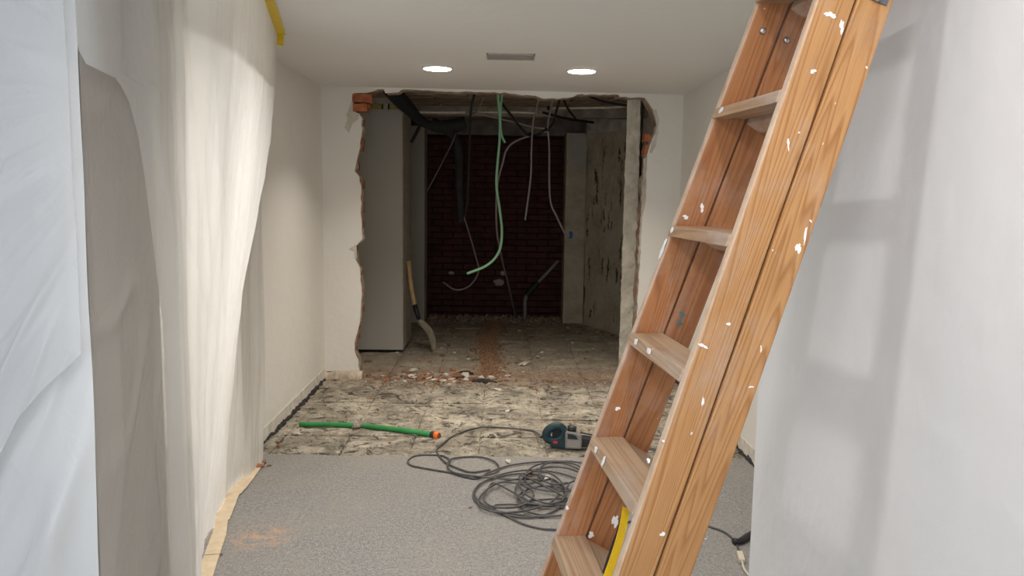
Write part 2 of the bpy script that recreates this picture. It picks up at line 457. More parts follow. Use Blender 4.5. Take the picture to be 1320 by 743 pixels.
# ---------------------------------------------------------------- the broken-through wall
def bw(px, py): 
    p = on_plane(px, py, BP, BN); return (p.x, min(p.z, CZ - .004))
def rough(pts, seed, amp=.010, step=.035):
    out = []
    for i in range(len(pts) - 1):
        a, b = V((*pts[i], 0)), V((*pts[i + 1], 0)); n = max(1, int((b - a).length / step))
        for k in range(n):
            p = a.lerp(b, k / n)
            d = V((N.noise(V((p.x * 40, p.y * 40, seed))), N.noise(V((p.x * 40, p.y * 40, seed + 9))), 0)) * amp
            out.append((p.x + d.x, p.y + d.y))
    out.append(pts[-1]); return out
LE = [(463, 147), (466, 152), (465, 160), (467, 167), (465, 178), (463, 190), (462, 200), (459, 208), (457, 221), (463, 228), (465, 240), (466, 262), (465, 275), (466, 290), (467, 308), (462, 314), (457, 319), (458, 335), (464, 347), (465, 362), (466, 380), (465, 400), (464, 415), (461, 428), (457, 442), (457, 452), (461, 465), (463, 478)]
TE = [(836, 131), (832, 126), (800, 125), (797, 122), (744, 121.5), (739, 125), (720, 127), (700, 126.5), (692, 124.5), (680, 122.5), (665, 121.5), (650, 119.5), (600, 118), (575, 118.5), (545, 116), (518, 115.5), (513, 119), (497, 119.5), (494, 114.5), (487, 114.5), (482, 117), (472, 120), (455, 121), (455, 143)]
RE = [(820, 470), (821, 430), (822, 400), (823, 370), (825, 330), (826, 300), (828, 270), (831, 262), (829, 240), (831, 225), (834, 210), (834, 198), (838, 190), (841, 180), (845, 172), (847, 160), (845, 150), (840, 140)]
hole = RE + TE + LE
hp = [bw(*p) for p in hole]
z0 = .055
def left_right(h, drop): return [(h[0][0], drop)] + h + [(h[-1][0], drop)]
outline = rough(left_right(hp, z0), 3, .012)
poly = [(WL - .02, z0), (WL - .02, CZ)] + [(WR + .02, CZ), (WR + .02, z0)] + outline
def lay(off): return lambda p: V((p[0], yb(p[0]), p[1])) - BN * off
wb = struct(MB().prism(poly[::-1], lay(0), lay(.018)).build('wall_back', M['wall']))
# brick and mortar core, sticking out unevenly past the plaster
core = []
cxm = (outline[0][0] + outline[-1][0]) / 2
for (x, z) in outline:
    k = .010 + .016 * N.noise(V((x * 9, z * 14, 4))) + .012 * N.noise(V((x * 31, z * 37, 8)))
    core.append((x + (k if x < cxm else -k), z - (.004 if 2.1 < z else 0)))
core[0] = (core[0][0], 0); core[-1] = (core[-1][0], 0)
cpoly = [(WL - .02, 0), (WL - .02, CZ + .16), (WR + .02, CZ + .16), (WR + .02, 0)] + core
t_ = NT('wall_core_brick_mortar'); c_ = t_.coord('World')
cb = t_.ramp(t_.noise(c_, 12, 6, .7, .5), [(.36, (.30, .125, .065)), (.5, (.34, .27, .20)), (.64, (.47, .42, .34))])
M['core'] = t_.done(cb, .95, t_.bump(t_.noise(c_, 40, 5, .7), .7, .02))
MB().prism(cpoly[::-1], lay(.019), lay(.125)).build('broken_core', M['core'], wb)
# rough bare base below the plaster of the left stub
def base_fn(x0, x1, sd):
    def f(u, v):
        x = x0 + (x1 - x0) * u; a = v * pi / 2
        h = .06 + .02 * N.noise(V((x * 12, sd, 0))); w = .05 + .03 * N.noise(V((x * 9, sd, 4))) + .012 * N.noise(V((x * 33, sd, 4)))
        return V((x, yb(x), 0)) + V((0, -.004 - max(w, .012) * cos(a), h * sin(a)))
    return f
xl = hp[-1][0]; xr = hp[0][0]
for (a, b, sd) in ((WL, xl + .03, 1), (xr - .03, WR, 6)):
    vs, fs = grid(40, 5, base_fn(a, b, sd)); link('mortar_base', mesh('mortar_base', vs, fs), plain('base_crumble', (.52, .43, .34), .95, .35, 14, .8, co='World') if sd == 1 else bpy.data.materials['base_crumble'], wb)
# exposed bricks in the broken edges
def brick_px(x0, y0, x1, y1, out=.006, dep=.11, mat='brick', name='brick', parent=None):
    a, b = bw(x0, y0), bw(x1, y1)
    mb = MB(); n = 3
    pts = [(a[0], a[1]), (b[0], a[1]), (b[0], b[1]), (a[0], b[1])]
    pts = [(p[0] + R.uniform(-.006, .006), p[1] + R.uniform(-.004, .004)) for p in pts]
    o = mb.prism(rough(pts + [pts[0]], R.random() * 50, .008, .03)[:-1], lay(-out), lay(dep)).build(name, M[mat], parent if parent else wb)
    return o
brick_px(455, 121, 479, 132.5); brick_px(455, 133.5, 473, 143.5); brick_px(474, 133.5, 477, 140, -.02)
for (a, b, c, d) in ((832, 172, 839.5, 182), (831, 187, 836, 199)):
    brick_px(a, b, c, d, -.006, .1)
for k in range(12):
    y = 152 + k * 27
    x = [p for p in LE if p[1] <= y + 8][-1][0]
    brick_px(x - 1, y, x + 1.6 + R.random() * 1.4, y + 8 + R.random() * 9, -.025, .11, 'brickdark')
# bare patches where the skim coat came off
def patch(pts, mat, off=.0015, label='bare plaster patch'):
    q = rough([bw(*p) for p in pts] + [bw(*pts[0])], R.random() * 40, .010, .03)[:-1]
    return MB().prism(q, lay(-off), lay(.002)).build('plaster_patch', mat, wb)
skim = plain('skim_patch', (.60, .57, .49), .9, .15, 14, .3, co='World')
patch([(455, 128), (450, 136), (447, 155), (444, 165), (450, 172), (455, 160), (461, 154), (463, 147), (455, 144)], skim)
patch([(841, 141), (846, 141), (850, 155), (848, 172), (846, 188), (840, 198), (837, 196), (840, 184), (843, 175), (847, 162)], skim)
patch([(450, 321), (457, 316), (460, 319), (459, 333), (456, 333), (457, 325)], skim)
patch([(829, 205), (834, 203), (832, 262), (828, 280), (825, 340), (822, 340), (826, 280)], M['raw'])

# ---------------------------------------------------------------- back room shell
struct(MB().box((-1.9, 6.44, -.02), (-1.8, 9.8, BACKZ + .1)).build('wall_recess_left', M['board']))
struct(MB().box((-1.92, 6.30, -.02), (-1.54, 6.46, BACKZ + .2)).box((1.45, 6.40, -.02), (2.08, 6.62, BACKZ + .2)).build('wall_recess_front', M['mortar']))
struct(MB().box((-1.9, 9.74, -.02), (2.0, 9.86, BACKZ + .1)).box((1.96, 6.4, -.02), (2.08, 9.86, BACKZ + .1)).build('wall_recess_rear', M['mortar']))
cb_ = struct(MB().box((-1.9, 6.42, BACKZ + .03), (2.0, 9.86, BACKZ + .2)).build('ceiling_recess', M['concrete']))
# closing edge of the corridor ceiling
# clay blocks and concrete ribs of the bare ceiling
bm_ = []
for s in range(4):
    mb = MB(); n = 4
    mb.box((-.30, -.10, 0), (.30, .10, .05)); me_o = mb.build('tmp', M['claybrown'], None, bevel=.006, seg=1)
    for v in me_o.data.vertices: v.co += V((N.noise(v.co * 9 + V((s, 0, 0))), N.noise(v.co * 9 + V((0, s, 3))), 0)) * .006
    bm_.append(me_o.data); bpy.data.objects.remove(me_o)
for iy in range(14):
    y = 6.52 + iy * .235
    if iy in (7,): continue
    for ix in range(6):
        o = link('ceiling_block', bm_[R.randrange(4)], None, cb_)
        o.location = (-1.55 + ix * .62 + (.31 if iy % 2 else 0), y, BACKZ - .015 + R.uniform(-.004, .004)); o.rotation_euler = (0, 0, R.uniform(-.006, .006) + R.choice((0, pi)))
MB().box((-1.85, 8.10, BACKZ - .10), (1.95, 8.24, BACKZ + .04)).build('concrete_beam', M['concrete'], cb_, bevel=.008)
# grey head beam over the far brick wall
struct(MB().box((-1.2, 9.44, 2.17), (.98, 9.72, BACKZ + .02)).build('trim_1', plain('head_beam', (.20, .165, .14), .95, .3, 9, .5, co='World'), bevel=.006), 'rough grey beam above the far dark red brick wall')

# far brick wall, brick by brick
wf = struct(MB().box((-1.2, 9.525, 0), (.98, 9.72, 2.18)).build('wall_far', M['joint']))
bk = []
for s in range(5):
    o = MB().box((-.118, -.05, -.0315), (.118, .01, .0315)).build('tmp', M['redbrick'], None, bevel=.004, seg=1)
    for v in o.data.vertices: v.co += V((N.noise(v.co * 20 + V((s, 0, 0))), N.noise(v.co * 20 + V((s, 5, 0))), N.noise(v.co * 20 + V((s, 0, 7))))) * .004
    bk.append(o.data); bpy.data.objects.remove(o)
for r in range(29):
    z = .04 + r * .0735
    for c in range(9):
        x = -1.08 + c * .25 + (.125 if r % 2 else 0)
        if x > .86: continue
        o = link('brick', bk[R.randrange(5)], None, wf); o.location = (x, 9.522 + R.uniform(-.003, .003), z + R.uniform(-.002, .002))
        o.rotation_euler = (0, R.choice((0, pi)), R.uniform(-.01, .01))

# plasterboard partitions on the left
p1 = struct(MB().box((-1.8, 7.36, .03), (-.925, 7.372, 2.235)).build('wall_partition', M['board']), 'grey plasterboard partition behind the broken opening')
MB().box((-.925, 7.36, .03), (-.912, 8.02, 2.235)).build('board_edge', M['boardedge'], p1)
MB().box((-1.8, 8.01, .03), (-.913, 8.02, 2.235)).build('board', M['board'], p1)
for z in (.9, 1.55): MB().box((-.913, 7.37, z), (-.909, 8.01, z + .006)).build('board_joint', M['raw'], p1)
for (a, b) in ((465, 492), (494, 500), (502, 513)):
    p, q = on_y(a, 138, 7.36), on_y(b, 144, 7.36)
    MB().box((p.x, 7.36, 2.236), (q.x, 7.44, 2.285)).build('timber_shim', plain('yellow_shim', (.36, .30, .12), .8, .3) if a != 494 else M['conduit_white'], p1)
MB().box((-1.8, 7.38, 2.285), (-.98, 7.95, BACKZ - .02)).build('plaster_head', M['raw'], p1)
p2 = struct(MB().box((-1.3, 9.12, .0), (-.885, 9.45, 2.235)).build('wall_partition_rear', M['board']), 'narrow grey plasterboard strip beside the far brick wall')
# right: pier beside the brick wall and the gouged plaster wall
gp = MB().box((.716, 9.19, 0), (.955, 9.5, 2.19))
wp = struct(gp.build('wall_recess_pier', M['gouged'], bevel=.01))
a_, b_ = on_y(733, 169, 9.19), on_y(761, 216, 9.19)
MB().box((a_.x, 9.184, b_.z), (.95, 9.192, 2.185)).build('white_skim', plain('white_skim_paint', (.42, .385, .335), .8, .1, 9, .2), wp)
b1 = on_y(735, 303, 9.18)
MB().add(*grid(3, 4, lambda u, v: V((b1.x + (u - .5) * .035 + .012 * sin(v * 3), 9.175, b1.z + (v - .5) * .08)))).build('blue_tape_scrap', plain('blue_tape', (.03, .12, .40), .6), wp)
def gouge_fn(L0, L1, zt, sd):
    d = (L1 - L0); n = V((d.y, -d.x, 0)).normalized()
    if n.y > 0: n = -n
    gs = []; q = random.Random(sd)
    for _ in range(70): gs.append((q.random(), q.uniform(.15, 2.0), q.uniform(.004, .016), q.uniform(.02, .17), q.uniform(-.3, .3)))
    ln = d.length
    def dep(u, z):
        k = 0
        for (gu, gz, w, h, sl) in gs:
            dx = (u - gu) * ln + sl * (z - gz) * .3 + .012 * N.noise(V((z * 25, gu * 50, 0))); dz = z - gz
            k = max(k, 1 - max(abs(dx) / (w * (1.3 + .8 * N.noise(V((z * 40, gu * 30, 2))))), abs(dz) / h))
        return max(0, min(1, k * 3))
    def f(u, v):
        z = zt * v; p = L0 + d * u; p.z = z
        return p + n * (.010 * N.noise(p * 7) + .004 * N.noise(p * 30) - .015 * dep(u, z))
    return f, dep
def gouge_wall(name, L0, L1, zt, sd, nu, nv, parent=None):
    f, dep = gouge_fn(V(L0), V(L1), zt, sd)
    vs, fs = grid(nu, nv, f); me = mesh(name, vs, fs)
    at = me.attributes.new('gouge', 'FLOAT', 'POINT')
    for j in range(nv + 1):
        for i in range(nu + 1): at.data[j * (nu + 1) + i].value = dep(i / nu, zt * j / nv)
    return link(name, me, M['gouged'], parent)
struct(gouge_wall('wall_recess_right', (.950, 9.12, 0), (1.42, 8.15, 0), 2.17, 5, 110, 200), 'gouged bare plaster wall on the right of the back room')
struct(MB().box((.93, 9.05, 2.17), (2.0, 9.3, BACKZ + .02)).build('trim_2', M['mortar']))
struct(MB().add([(1.42, 8.15, 0), (1.95, 7.0, 0), (1.95, 7.0, BACKZ), (1.42, 8.15, BACKZ)], [(0, 1, 2, 3)]).add([(1.95, 7.0, 0), (1.95, 6.4, 0), (1.95, 6.4, BACKZ), (1.95, 7.0, BACKZ)], [(0, 1, 2, 3)]).add([(.95, 9.14, 2.0), (1.44, 8.16, 2.0), (1.44, 8.16, BACKZ), (.95, 9.14, BACKZ)], [(0, 1, 2, 3)]).build('wall_recess_side', M['raw']))
# rough plaster jamb on the right of the opening
jt0, jt1 = on_y(808, 126, 6.62), on_y(826, 126, 6.62); jb0, jb1 = on_y(797, 456, 6.62), on_y(817, 456, 6.62)
def jamb_fn(u, v):
    z = -.01 + (BACKZ + .0) * v; k = (z - jb0.z) / (jt0.z - jb0.z)
    x0 = jb0.x + (jt0.x - jb0.x) * k; x1 = jb1.x + (jt1.x - jb1.x) * k
    path = [(x0 + .075, 7.0), (x0 + .006, 6.62), (x1, 6.62), (x1 + .09, 7.0)]
    s = u * 3; i = min(2, int(s)); t = s - i
    p = V((path[i][0] + (path[i + 1][0] - path[i][0]) * t, path[i][1] + (path[i + 1][1] - path[i][1]) * t, z))
    q = V((N.noise(p * 11), N.noise(p * 11 + V((5, 0, 0))), 0)) * .010 + V((N.noise(p * 34), N.noise(p * 34 + V((5, 0, 0))), 0)) * .005
    return p + q
vs, fs = grid(36, 110, jamb_fn)
struct(link('wall_jamb', mesh('wall_jamb', vs, fs), M['raw']), 'rough bare plaster jamb on the right of the opening')

# ================================================================ CEILING FITTINGS
def downlight(x, y, label, watt, col, spread=170):
    t = thing('downlight', label, 'ceiling light', (x, y, CZ), 'round recessed ceiling downlights')
    MB().lathe([(.098, .004), (.102, -.001), (.100, -.006), (.090, -.008), (.088, -.003)][::-1], seg=40).build('trim_ring', M['ringwhite'], t, True)
    MB().lathe([(.0885, -.010), (.0885, -.006), (.06, -.004), (.01, -.0035)][::-1], seg=40).build('diffuser', M['lens'], t, True)
    la = bpy.data.lights.new('downlight_lamp', 'AREA'); la.shape = 'DISK'; la.size = .12; la.energy = watt; la.color = col; la.spread = radians(spread)
    lo = bpy.data.objects.new('downlight_lamp', la); COL.objects.link(lo); lo.parent = t; lo.location = (0, 0, -.014)
d1, d2 = on_z(564, 87.5, CZ), on_z(750, 91, CZ)
downlight(d1.x, d1.y, 'left one of the two lit round ceiling downlights before the broken opening', REAR_W, WARM, 114)
downlight(d2.x, d2.y, 'right one of the two lit round ceiling downlights before the broken opening', REAR_W, WARM, 114)
downlight(-.43, 3.0, 'left downlight of the added middle pair, out of view, for fill light', FILL_W, NEUTRAL, 125)  # unseen pair added to brighten floor, walls and right pier
downlight(.50, 3.0, 'right downlight of the added middle pair, out of view, for fill light', FILL_W, NEUTRAL, 125)
downlight(-.43, .62, 'left downlight of the pair above the camera', NEAR_W, NEUTRAL)
downlight(.30, .62, 'right downlight of the pair above the camera', NEAR_W * .6, NEUTRAL)
downlight(-2.2, 3.2, 'round downlight in the side room behind the plastic sheet', SIDE_W, (1.0, .97, .93))
v0, v1 = on_z(628, 75.5, CZ), on_z(690, 69.5, CZ)
vt = thing('air_vent', 'grey slotted air vent in the white ceiling between the two downlights', 'air vent', ((v0.x + v1.x) / 2, (v0.y + v1.y) / 2, CZ))
w_, d_ = abs(v1.x - v0.x) / 2, abs(v1.y - v0.y) / 2
MB().box((-w_, -d_, -.008), (w_, -d_ + .012, 0)).box((-w_, d_ - .012, -.008), (w_, d_, 0)).box((-w_, -d_, -.008), (-w_ + .012, d_, 0)).box((w_ - .012, -d_, -.008), (w_, d_, 0)).build('frame', M['ventgrey'], vt, bevel=.002)
MB().box((-w_ + .01, -d_ + .01, -.002), (w_ - .01, d_ - .01, -.0005)).build('backing', M['steel'], vt)
for k in range(7):
    y = -d_ + .02 + (2 * d_ - .04) * k / 6
    MB().box((-w_ + .012, y - .006, -.007), (w_ - .012, y + .004, -.004)).build('slat', M['ventgrey'], vt)

# ================================================================ PLASTIC SHEETS
def fold(p, f, amp, sd): return amp * (N.noise(V((p[0] * f, p[1] * f, sd))) + .5 * N.noise(V((p[0] * f * 2.3, p[1] * f * 2.3, sd + 4))))
# front sheet over the end of the pier, pulled into slanted creases
ctop, cbot = on_y(97, 0, 1.815), on_y(128, 743, 1.815)
def sheet_front(u, v):
    z = .01 + (CZ - .01) * v; k = (z - cbot.z) / (ctop.z - cbot.z); xe = cbot.x + (ctop.x - cbot.x) * k
    x = -2.3 + (xe + 2.3) * u
    dx, dz = x - xe, z - 1.75                      # creases fan out from the pinned corner
    ang = math.atan2(dz, dx - .25); rr = math.hypot(dx - .25, dz)
    e = min(1, (1 - u) * 14)
    cr = max(0, 1 - abs(N.noise(V((ang * 3.4, rr * .35, 2)))) * 4.5) ** 1.5; cr2 = max(0, 1 - abs(N.noise(V((ang * 8, rr * .9, 7)))) * 5) ** 1.5
    m = min(1, rr * 1.3)
    d = m * (.030 * cr + .014 * cr2) + fold((x, z), 1.6, .020, 3)
    return V((x + .006 * N.noise(V((z * 2.5, 1, 0))), 1.818 - e * d, z))
tag(shell(130, 170, sheet_front, 'plastic_sheet', M['film_blue']), 'bluish white plastic sheet with slanted creases at the far left, over the wall end', 'plastic sheet', 'plastic dust sheets on the left')
# upper layer of film lying over it, with a slanted lower edge
ed = [(on_y(px, py, 1.79).x, on_y(px, py, 1.79).z) for (px, py) in ((-160, 860), (-60, 720), (0, 606), (37, 533), (72, 492), (108, 455))]
def sheet_over(u, v):
    x = -1.75 + (ctop.x - .004 + 1.75) * u
    zl = 0.3
    for (a, b) in zip(ed, ed[1:]):
        if x >= a[0]: zl = a[1] + (b[1] - a[1]) * min(1.05, (x - a[0]) / (b[0] - a[0]))
    zl += .008 * N.noise(V((x * 14, 2, 0)))
    z = zl + (CZ - .006 - zl) * v
    dx, dz = x - ctop.x, z - 1.72
    ang = math.atan2(dz, dx - .2); rr = math.hypot(dx - .2, dz); m = min(1, rr * 1.4) * min(1, (1 - u) * 10)
    cr = max(0, 1 - abs(N.noise(V((ang * 4.5, rr * .5, 12)))) * 5) ** 2; cr2 = max(0, 1 - abs(N.noise(V((ang * 11, rr * 1.2, 17)))) * 5) ** 2
    return V((x, 1.775 - m * (.022 * cr + .010 * cr2) - .012 * (1 - v) ** 3 * m + .006 * N.noise(V((x * 4, z * 4, 8))), z))
tag(shell(110, 170, sheet_over, 'plastic_sheet', M['film_over']), 'upper layer of whitish film at the far left, ending in a slanted lower edge', 'plastic sheet', 'plastic dust sheets on the left')
# sheet on the return of the pier
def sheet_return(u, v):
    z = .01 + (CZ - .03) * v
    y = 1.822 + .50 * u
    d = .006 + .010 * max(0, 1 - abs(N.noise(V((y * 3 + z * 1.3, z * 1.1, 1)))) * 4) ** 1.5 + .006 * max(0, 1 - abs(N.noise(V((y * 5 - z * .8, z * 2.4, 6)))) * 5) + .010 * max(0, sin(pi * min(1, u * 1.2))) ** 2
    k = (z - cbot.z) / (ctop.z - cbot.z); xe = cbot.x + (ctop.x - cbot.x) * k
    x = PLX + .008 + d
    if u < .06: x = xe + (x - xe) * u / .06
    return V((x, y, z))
tag(shell(60, 170, sheet_return, 'plastic_sheet', M['film_shaded']), 'shaded greyish brown plastic sheet between the bluish sheet and the cream sheet', 'plastic sheet', 'plastic dust sheets on the left')
# large cream sheet hanging from the yellow tape
YL = sorted([(on_x(px, py, -.908).z, on_x(px, py, -.908).y) for (px, py) in ((100, 62), (112, 84), (135, 92), (152, 103), (166, 130), (178, 175), (186, 225), (198, 320), (210, 420), (216, 560), (221, 743))])
YL = [(0, YL[0][1] + .02)] + YL + [(CZ, YL[-1][1] - .01)]
def interp(tab, z):
    for (a, fa), (b, fb) in zip(tab, tab[1:]):
        if z <= b: return fa + (fb - fa) * (z - a) / (b - a)
    return tab[-1][1]
tp0, tp1 = on_z(340, 0, CZ - .004), on_z(357, 45, CZ - .004)
te = on_z(300, 640)
EX = [(0, te.x - .035), (.25, -1.355), (.6, -1.372), (1.0, -1.335), (1.25, -1.28), (1.55, -1.21), (1.75, tp1.x - .01), (2.3, tp1.x)]
EY = [(0, te.y), (.6, 4.02), (1.5, 4.08), (2.3, tp1.y)]
def sheet_cream(u, v):
    z = .008 + (CZ - .012) * v; k = z / CZ
    S = V((-.908, interp(YL, z), z))
    ctl = [S, V((-.905, max(2.27, S.y + .05), z)), V((-1.05, 2.60, z)).lerp(V((-.86, 2.66, z)), k), V((-1.20, 3.03, z)).lerp(V((tp0.x, tp0.y, z)), k), V((-1.30, 3.45, z)).lerp(V(((tp0.x * .5 + tp1.x * .5), tp0.y * .5 + tp1.y * .5, z)), k), V((interp(EX, z), interp(EY, z), z))]
    s = u * 5; i = min(4, int(s)); t = s - i
    P = [ctl[0]] + ctl + [ctl[-1]]; a, b, c, d = P[i:i + 4]
    p = .5 * ((2 * b) + (c - a) * t + (2 * a - 5 * b + 4 * c - d) * t * t + (3 * b - a - 3 * c + d) * t ** 3)
    e = min(1, u * 9) * min(1, (1 - v) * 8 + .12) * (.35 + .65 * min(1, (1 - u) * 8))
    f = .026 * N.noise(V((p.y * 4.5 + z * .5, z * .6, 1))) + .010 * N.noise(V((p.y * 13, z * 1.2, 5))) + .004 * max(0, 1 - abs(N.noise(V((p.y * 6 + z * 3, z * 2.2, 9)))) * 4)
    f += .0035 * N.noise(V((p.y * 38, z * 3.5, 3))) * min(1, max(0, z - .9))
    return V((p.x + .018 * e * 0 + f * e + .012 * e, p.y, z))
tag(shell(200, 190, sheet_cream, 'plastic_sheet', M['film_cream']), 'large cream white plastic sheet hanging from the yellow ceiling tape down to the floor', 'plastic sheet', 'plastic dust sheets on the left')
# narrow thin end of film lying against the left wall
def sheet_thin(u, v):
    z = .006 + 1.62 * v
    a = V((-1.375, 4.05, z)).lerp(V((-1.365, 3.75, z)), 1 - v)
    b = V((WL + .012, 4.62, z)) if v > .5 else V((WL + .012, 4.62, z)).lerp(V((-1.325, 4.28, z)), ((.5 - v) * 2) ** 1.6)
    if v > .65: a = a.lerp(b, (v - .65) / .35 * .92)
    p = a.lerp(b, u)
    f = .020 * N.noise(V((u * 5.5, v * 1.6, 2))) + .010 * N.noise(V((u * 14, v * 3, 6)))
    p.x = max(WL + .006, p.x + .02 + f * min(1, 5 * (1 - u) + .2))
    return p
tag(shell(50, 110, sheet_thin, 'plastic_sheet', M['film_thin']), 'narrow end of thin see-through film on the left wall behind the cream sheet', 'plastic sheet', 'plastic dust sheets on the left')
# yellow tape along the ceiling
ty = thing('yellow_tape', 'yellow tape holding the cream sheet to the ceiling at upper left', 'tape')
pts = [V((-.86, 2.72, CZ)), V((tp0.x, tp0.y, CZ)), V((tp1.x, tp1.y, CZ))]
def ribbon(pts, w, up, th, name, mat, parent):
    mb = MB(); vs = []
    for i, p in enumerate(pts):
        t = (pts[min(i + 1, len(pts) - 1)] - pts[max(0, i - 1)]).normalized(); n = V(up) if not callable(up) else up(i); sd = t.cross(n).normalized()
        vs += [p - sd * w / 2, p + sd * w / 2, p + sd * w / 2 + n * th, p - sd * w / 2 + n * th]
    n = len(pts); fs = []
    for i in range(n - 1):
        for k in range(4): fs.append((i * 4 + k, i * 4 + (k + 1) % 4, i * 4 + 4 + (k + 1) % 4, i * 4 + 4 + k))
    fs += [(0, 1, 2, 3), (n * 4 - 4, n * 4 - 3, n * 4 - 2, n * 4 - 1)]
    return mb.add(vs, fs).build(name, mat, parent)
ribbon([p + V((.022, 0, -.004)) for p in spline(pts, 6)], .045, (0, 0, 1), .002, 'tape_strip', M['yellowtape'], ty)
q0 = V((tp1.x + .020, tp1.y, CZ - .003))
ribbon([q0 + V((0, -.02, 0)), q0 + V((-.004, .01, -.012)), q0 + V((-.012, .02, -.05))], .035, (0, -1, 0), .002, 'tape_end', M['yellowtape'], ty)
# paper tape along the floor
pt = thing('paper_tape', 'strips of cream paper tape holding the plastic sheet to the grey floor', 'tape')
fp = [on_z(262, 760), on_z(277, 716), on_z(286, 690), on_z(289, 672), on_z(297, 652), on_z(303, 638), on_z(318, 620), on_z(328, 606), on_z(336, 596)]
for (a, b, w, dz) in ((0, 2, .062, .0015), (1, 4, .058, .003), (3, 6, .070, .0045), (5, 8, .085, .006)):
    sp = [p + V((-.012, 0, dz + .0015 * sin(i * 2.1))) for i, p in enumerate(spline(fp[a:b + 1], 5))]
    ribbon(sp, w, (0, 0, 1), .0012, 'tape_strip', M['papertape'], pt)

# ================================================================ LADDER
phi, lean = -.0917, .3204
LW = V((sin(phi), cos(phi), 0)); LN = V((cos(phi), -sin(phi), 0)); LU = cos(lean) * V((0, 0, 1)) + sin(lean) * LN; LV = LW.cross(LU)
if LV.dot(LN) < 0: LV = -LV
S0 = 1.5 / LU.z
foot = V((.3769, 1.2286, 1.5)) - LU * S0
A_, G_, B_, TH = .058, .0035, .0555, .019
W0, W1 = .3251, .0954
LTOP = S0 + .735
def yn(z): return (z - S0) * W1 / 2
def yf(z): return W0 - (z - S0) * W1 / 2
lad = thing('step_ladder', 'folded wooden double-sided step ladder with paint splashes, leaning on the right pier', 'ladder')
lad.matrix_world = Matrix.Translation(foot) @ Matrix((LV, LW, LU)).transposed().to_4x4()
LM = lad.matrix_world.copy(); LMI = LM.inverted()
KS = -LV.z / LU.z
def stile(x0, x1, side, mat, name, label=None):
    mb = MB(); rings = []
    def ys(z):
        if side == 'near': return yn(z), yn(z) + TH
        return yf(z) - TH, yf(z)
    nz = 24; vs = []
    for i in range(nz + 1):
        for (x, yy) in ((x0, 0), (x1, 0), (x1, 1), (x0, 1)):
            zb = x * KS; z = zb + (LTOP - zb) * i / nz
            vs.append(V((x, ys(z)[yy], z)))
    fs = []
    for i in range(nz):
        for k in range(4): fs.append((i * 4 + k, i * 4 + (k + 1) % 4, i * 4 + 4 + (k + 1) % 4, i * 4 + 4 + k))
    fs += [(0, 1, 2, 3), (nz * 4, nz * 4 + 1, nz * 4 + 2, nz * 4 + 3)]
    return mb.add(vs, fs).build(name, mat, lad, bevel=.0035, seg=2)
fn = stile(0, A_, 'near', M['wood'], 'front_stile')
rn = stile(A_ + G_, A_ + G_ + B_, 'near', M['wood'], 'rear_stile')
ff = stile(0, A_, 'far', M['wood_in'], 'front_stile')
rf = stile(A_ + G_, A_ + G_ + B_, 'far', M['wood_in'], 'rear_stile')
steps = [-.7275 - .2225 * k for k in (3, 2, 1, 0)] + [-.5075, -.2845, -.0625, .172, .395, .615]
tl = Matrix.Rotation(lean, 4, 'X')
for s in steps:
    z = S0 + s
    for kind in ('tread', 'rear_tread'):
        sl = math.tan(lean) if kind == 'tread' else -.21
        x0, x1 = (-.004, A_ - .001) if kind == 'tread' else (A_ + G_ + .002, A_ + G_ + B_ + .003)
        zz = z if kind == 'tread' else z + math.tan(lean) * A_ - .006
        th = .021
        ya, yc = yn(z) + TH - .006, yf(z) - TH + .006
        # built with its long axis on local Z so that the grain runs along it
        mid = V(((x0 + x1) / 2, (ya + yc) / 2, zz + sl * (x1 - x0) / 2))
        hw, hl = (x1 - x0) / 2, (yc - ya) / 2
        vs = []
        for zl in (-hl, hl):
            for (xx, tt) in ((-hw, 0), (hw, 0), (hw, -th), (-hw, -th)):
                vs.append(V((xx, -(tt + sl * xx), zl)))
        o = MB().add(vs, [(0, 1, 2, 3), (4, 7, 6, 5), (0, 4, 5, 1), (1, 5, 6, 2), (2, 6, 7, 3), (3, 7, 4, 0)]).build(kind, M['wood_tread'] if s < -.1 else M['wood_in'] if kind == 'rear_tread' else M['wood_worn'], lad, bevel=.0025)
        o.matrix_local = Matrix.Translation(mid) @ Matrix(((1, 0, 0, 0), (0, 0, 1, 0), (0, -1, 0, 0), (0, 0, 0, 1)))
def lad_px(px, py, side):
    """point of a ladder face seen at a pixel, in ladder coordinates"""
    o = LMI @ O; d = (LMI.to_3x3() @ ray(px, py))
    for _ in range(8):
        z = S0 if _ == 0 else p.z
        yy = yn(z) if side == 'near' else yf(z) - TH
        t = (yy - o.y) / d.y; p = o + d * t
    return p
# screw heads of the tie rods
for (px, py) in ((983, 40), (1014, 52)):
    p = lad_px(px, py, 'far')
    o = MB().lathe([(.0065, 0), (.0065, .0025), (.005, .0045), (.002, .0055)], Matrix.Rotation(pi / 2, 4, 'X'), 16).build('screw_head', M['bolt'], ff if px < 1000 else rf, True)
    o.location = p
# steel hinge plate at the top of the rear stile
p0, p1_ = lad_px(1112, 7, 'near'), lad_px(1146, 15, 'near')
hp_ = MB().box((p0.x, 0, p1_.z + .006), (p0.x + .036, .003, LTOP - .02)).build('hinge_plate', M['steel'], rn, bevel=.001)
hp_.location = (0, 0, 0)
for v in hp_.data.vertices: v.co.y += yn(v.co.z) - .0028
p = lad_px(1128, 0, 'near')
for dz in (.003, .16):
    o = MB().lathe([(.006, 0), (.006, .002), (.004, .004), (.001, .0048)], Matrix.Rotation(pi / 2, 4, 'X'), 16).build('hinge_rivet', M['bolt'], rn, True)
    z = p.z + dz; o.location = (p.x, yn(z) - .0028, z)
hp2 = MB().box((A_ - .040, 0, p1_.z + .035), (A_ - .006, .003, LTOP - .02)).build('hinge_plate', M['steel'], fn, bevel=.001)
for v in hp2.data.vertices: v.co.y += yn(v.co.z) - .0028
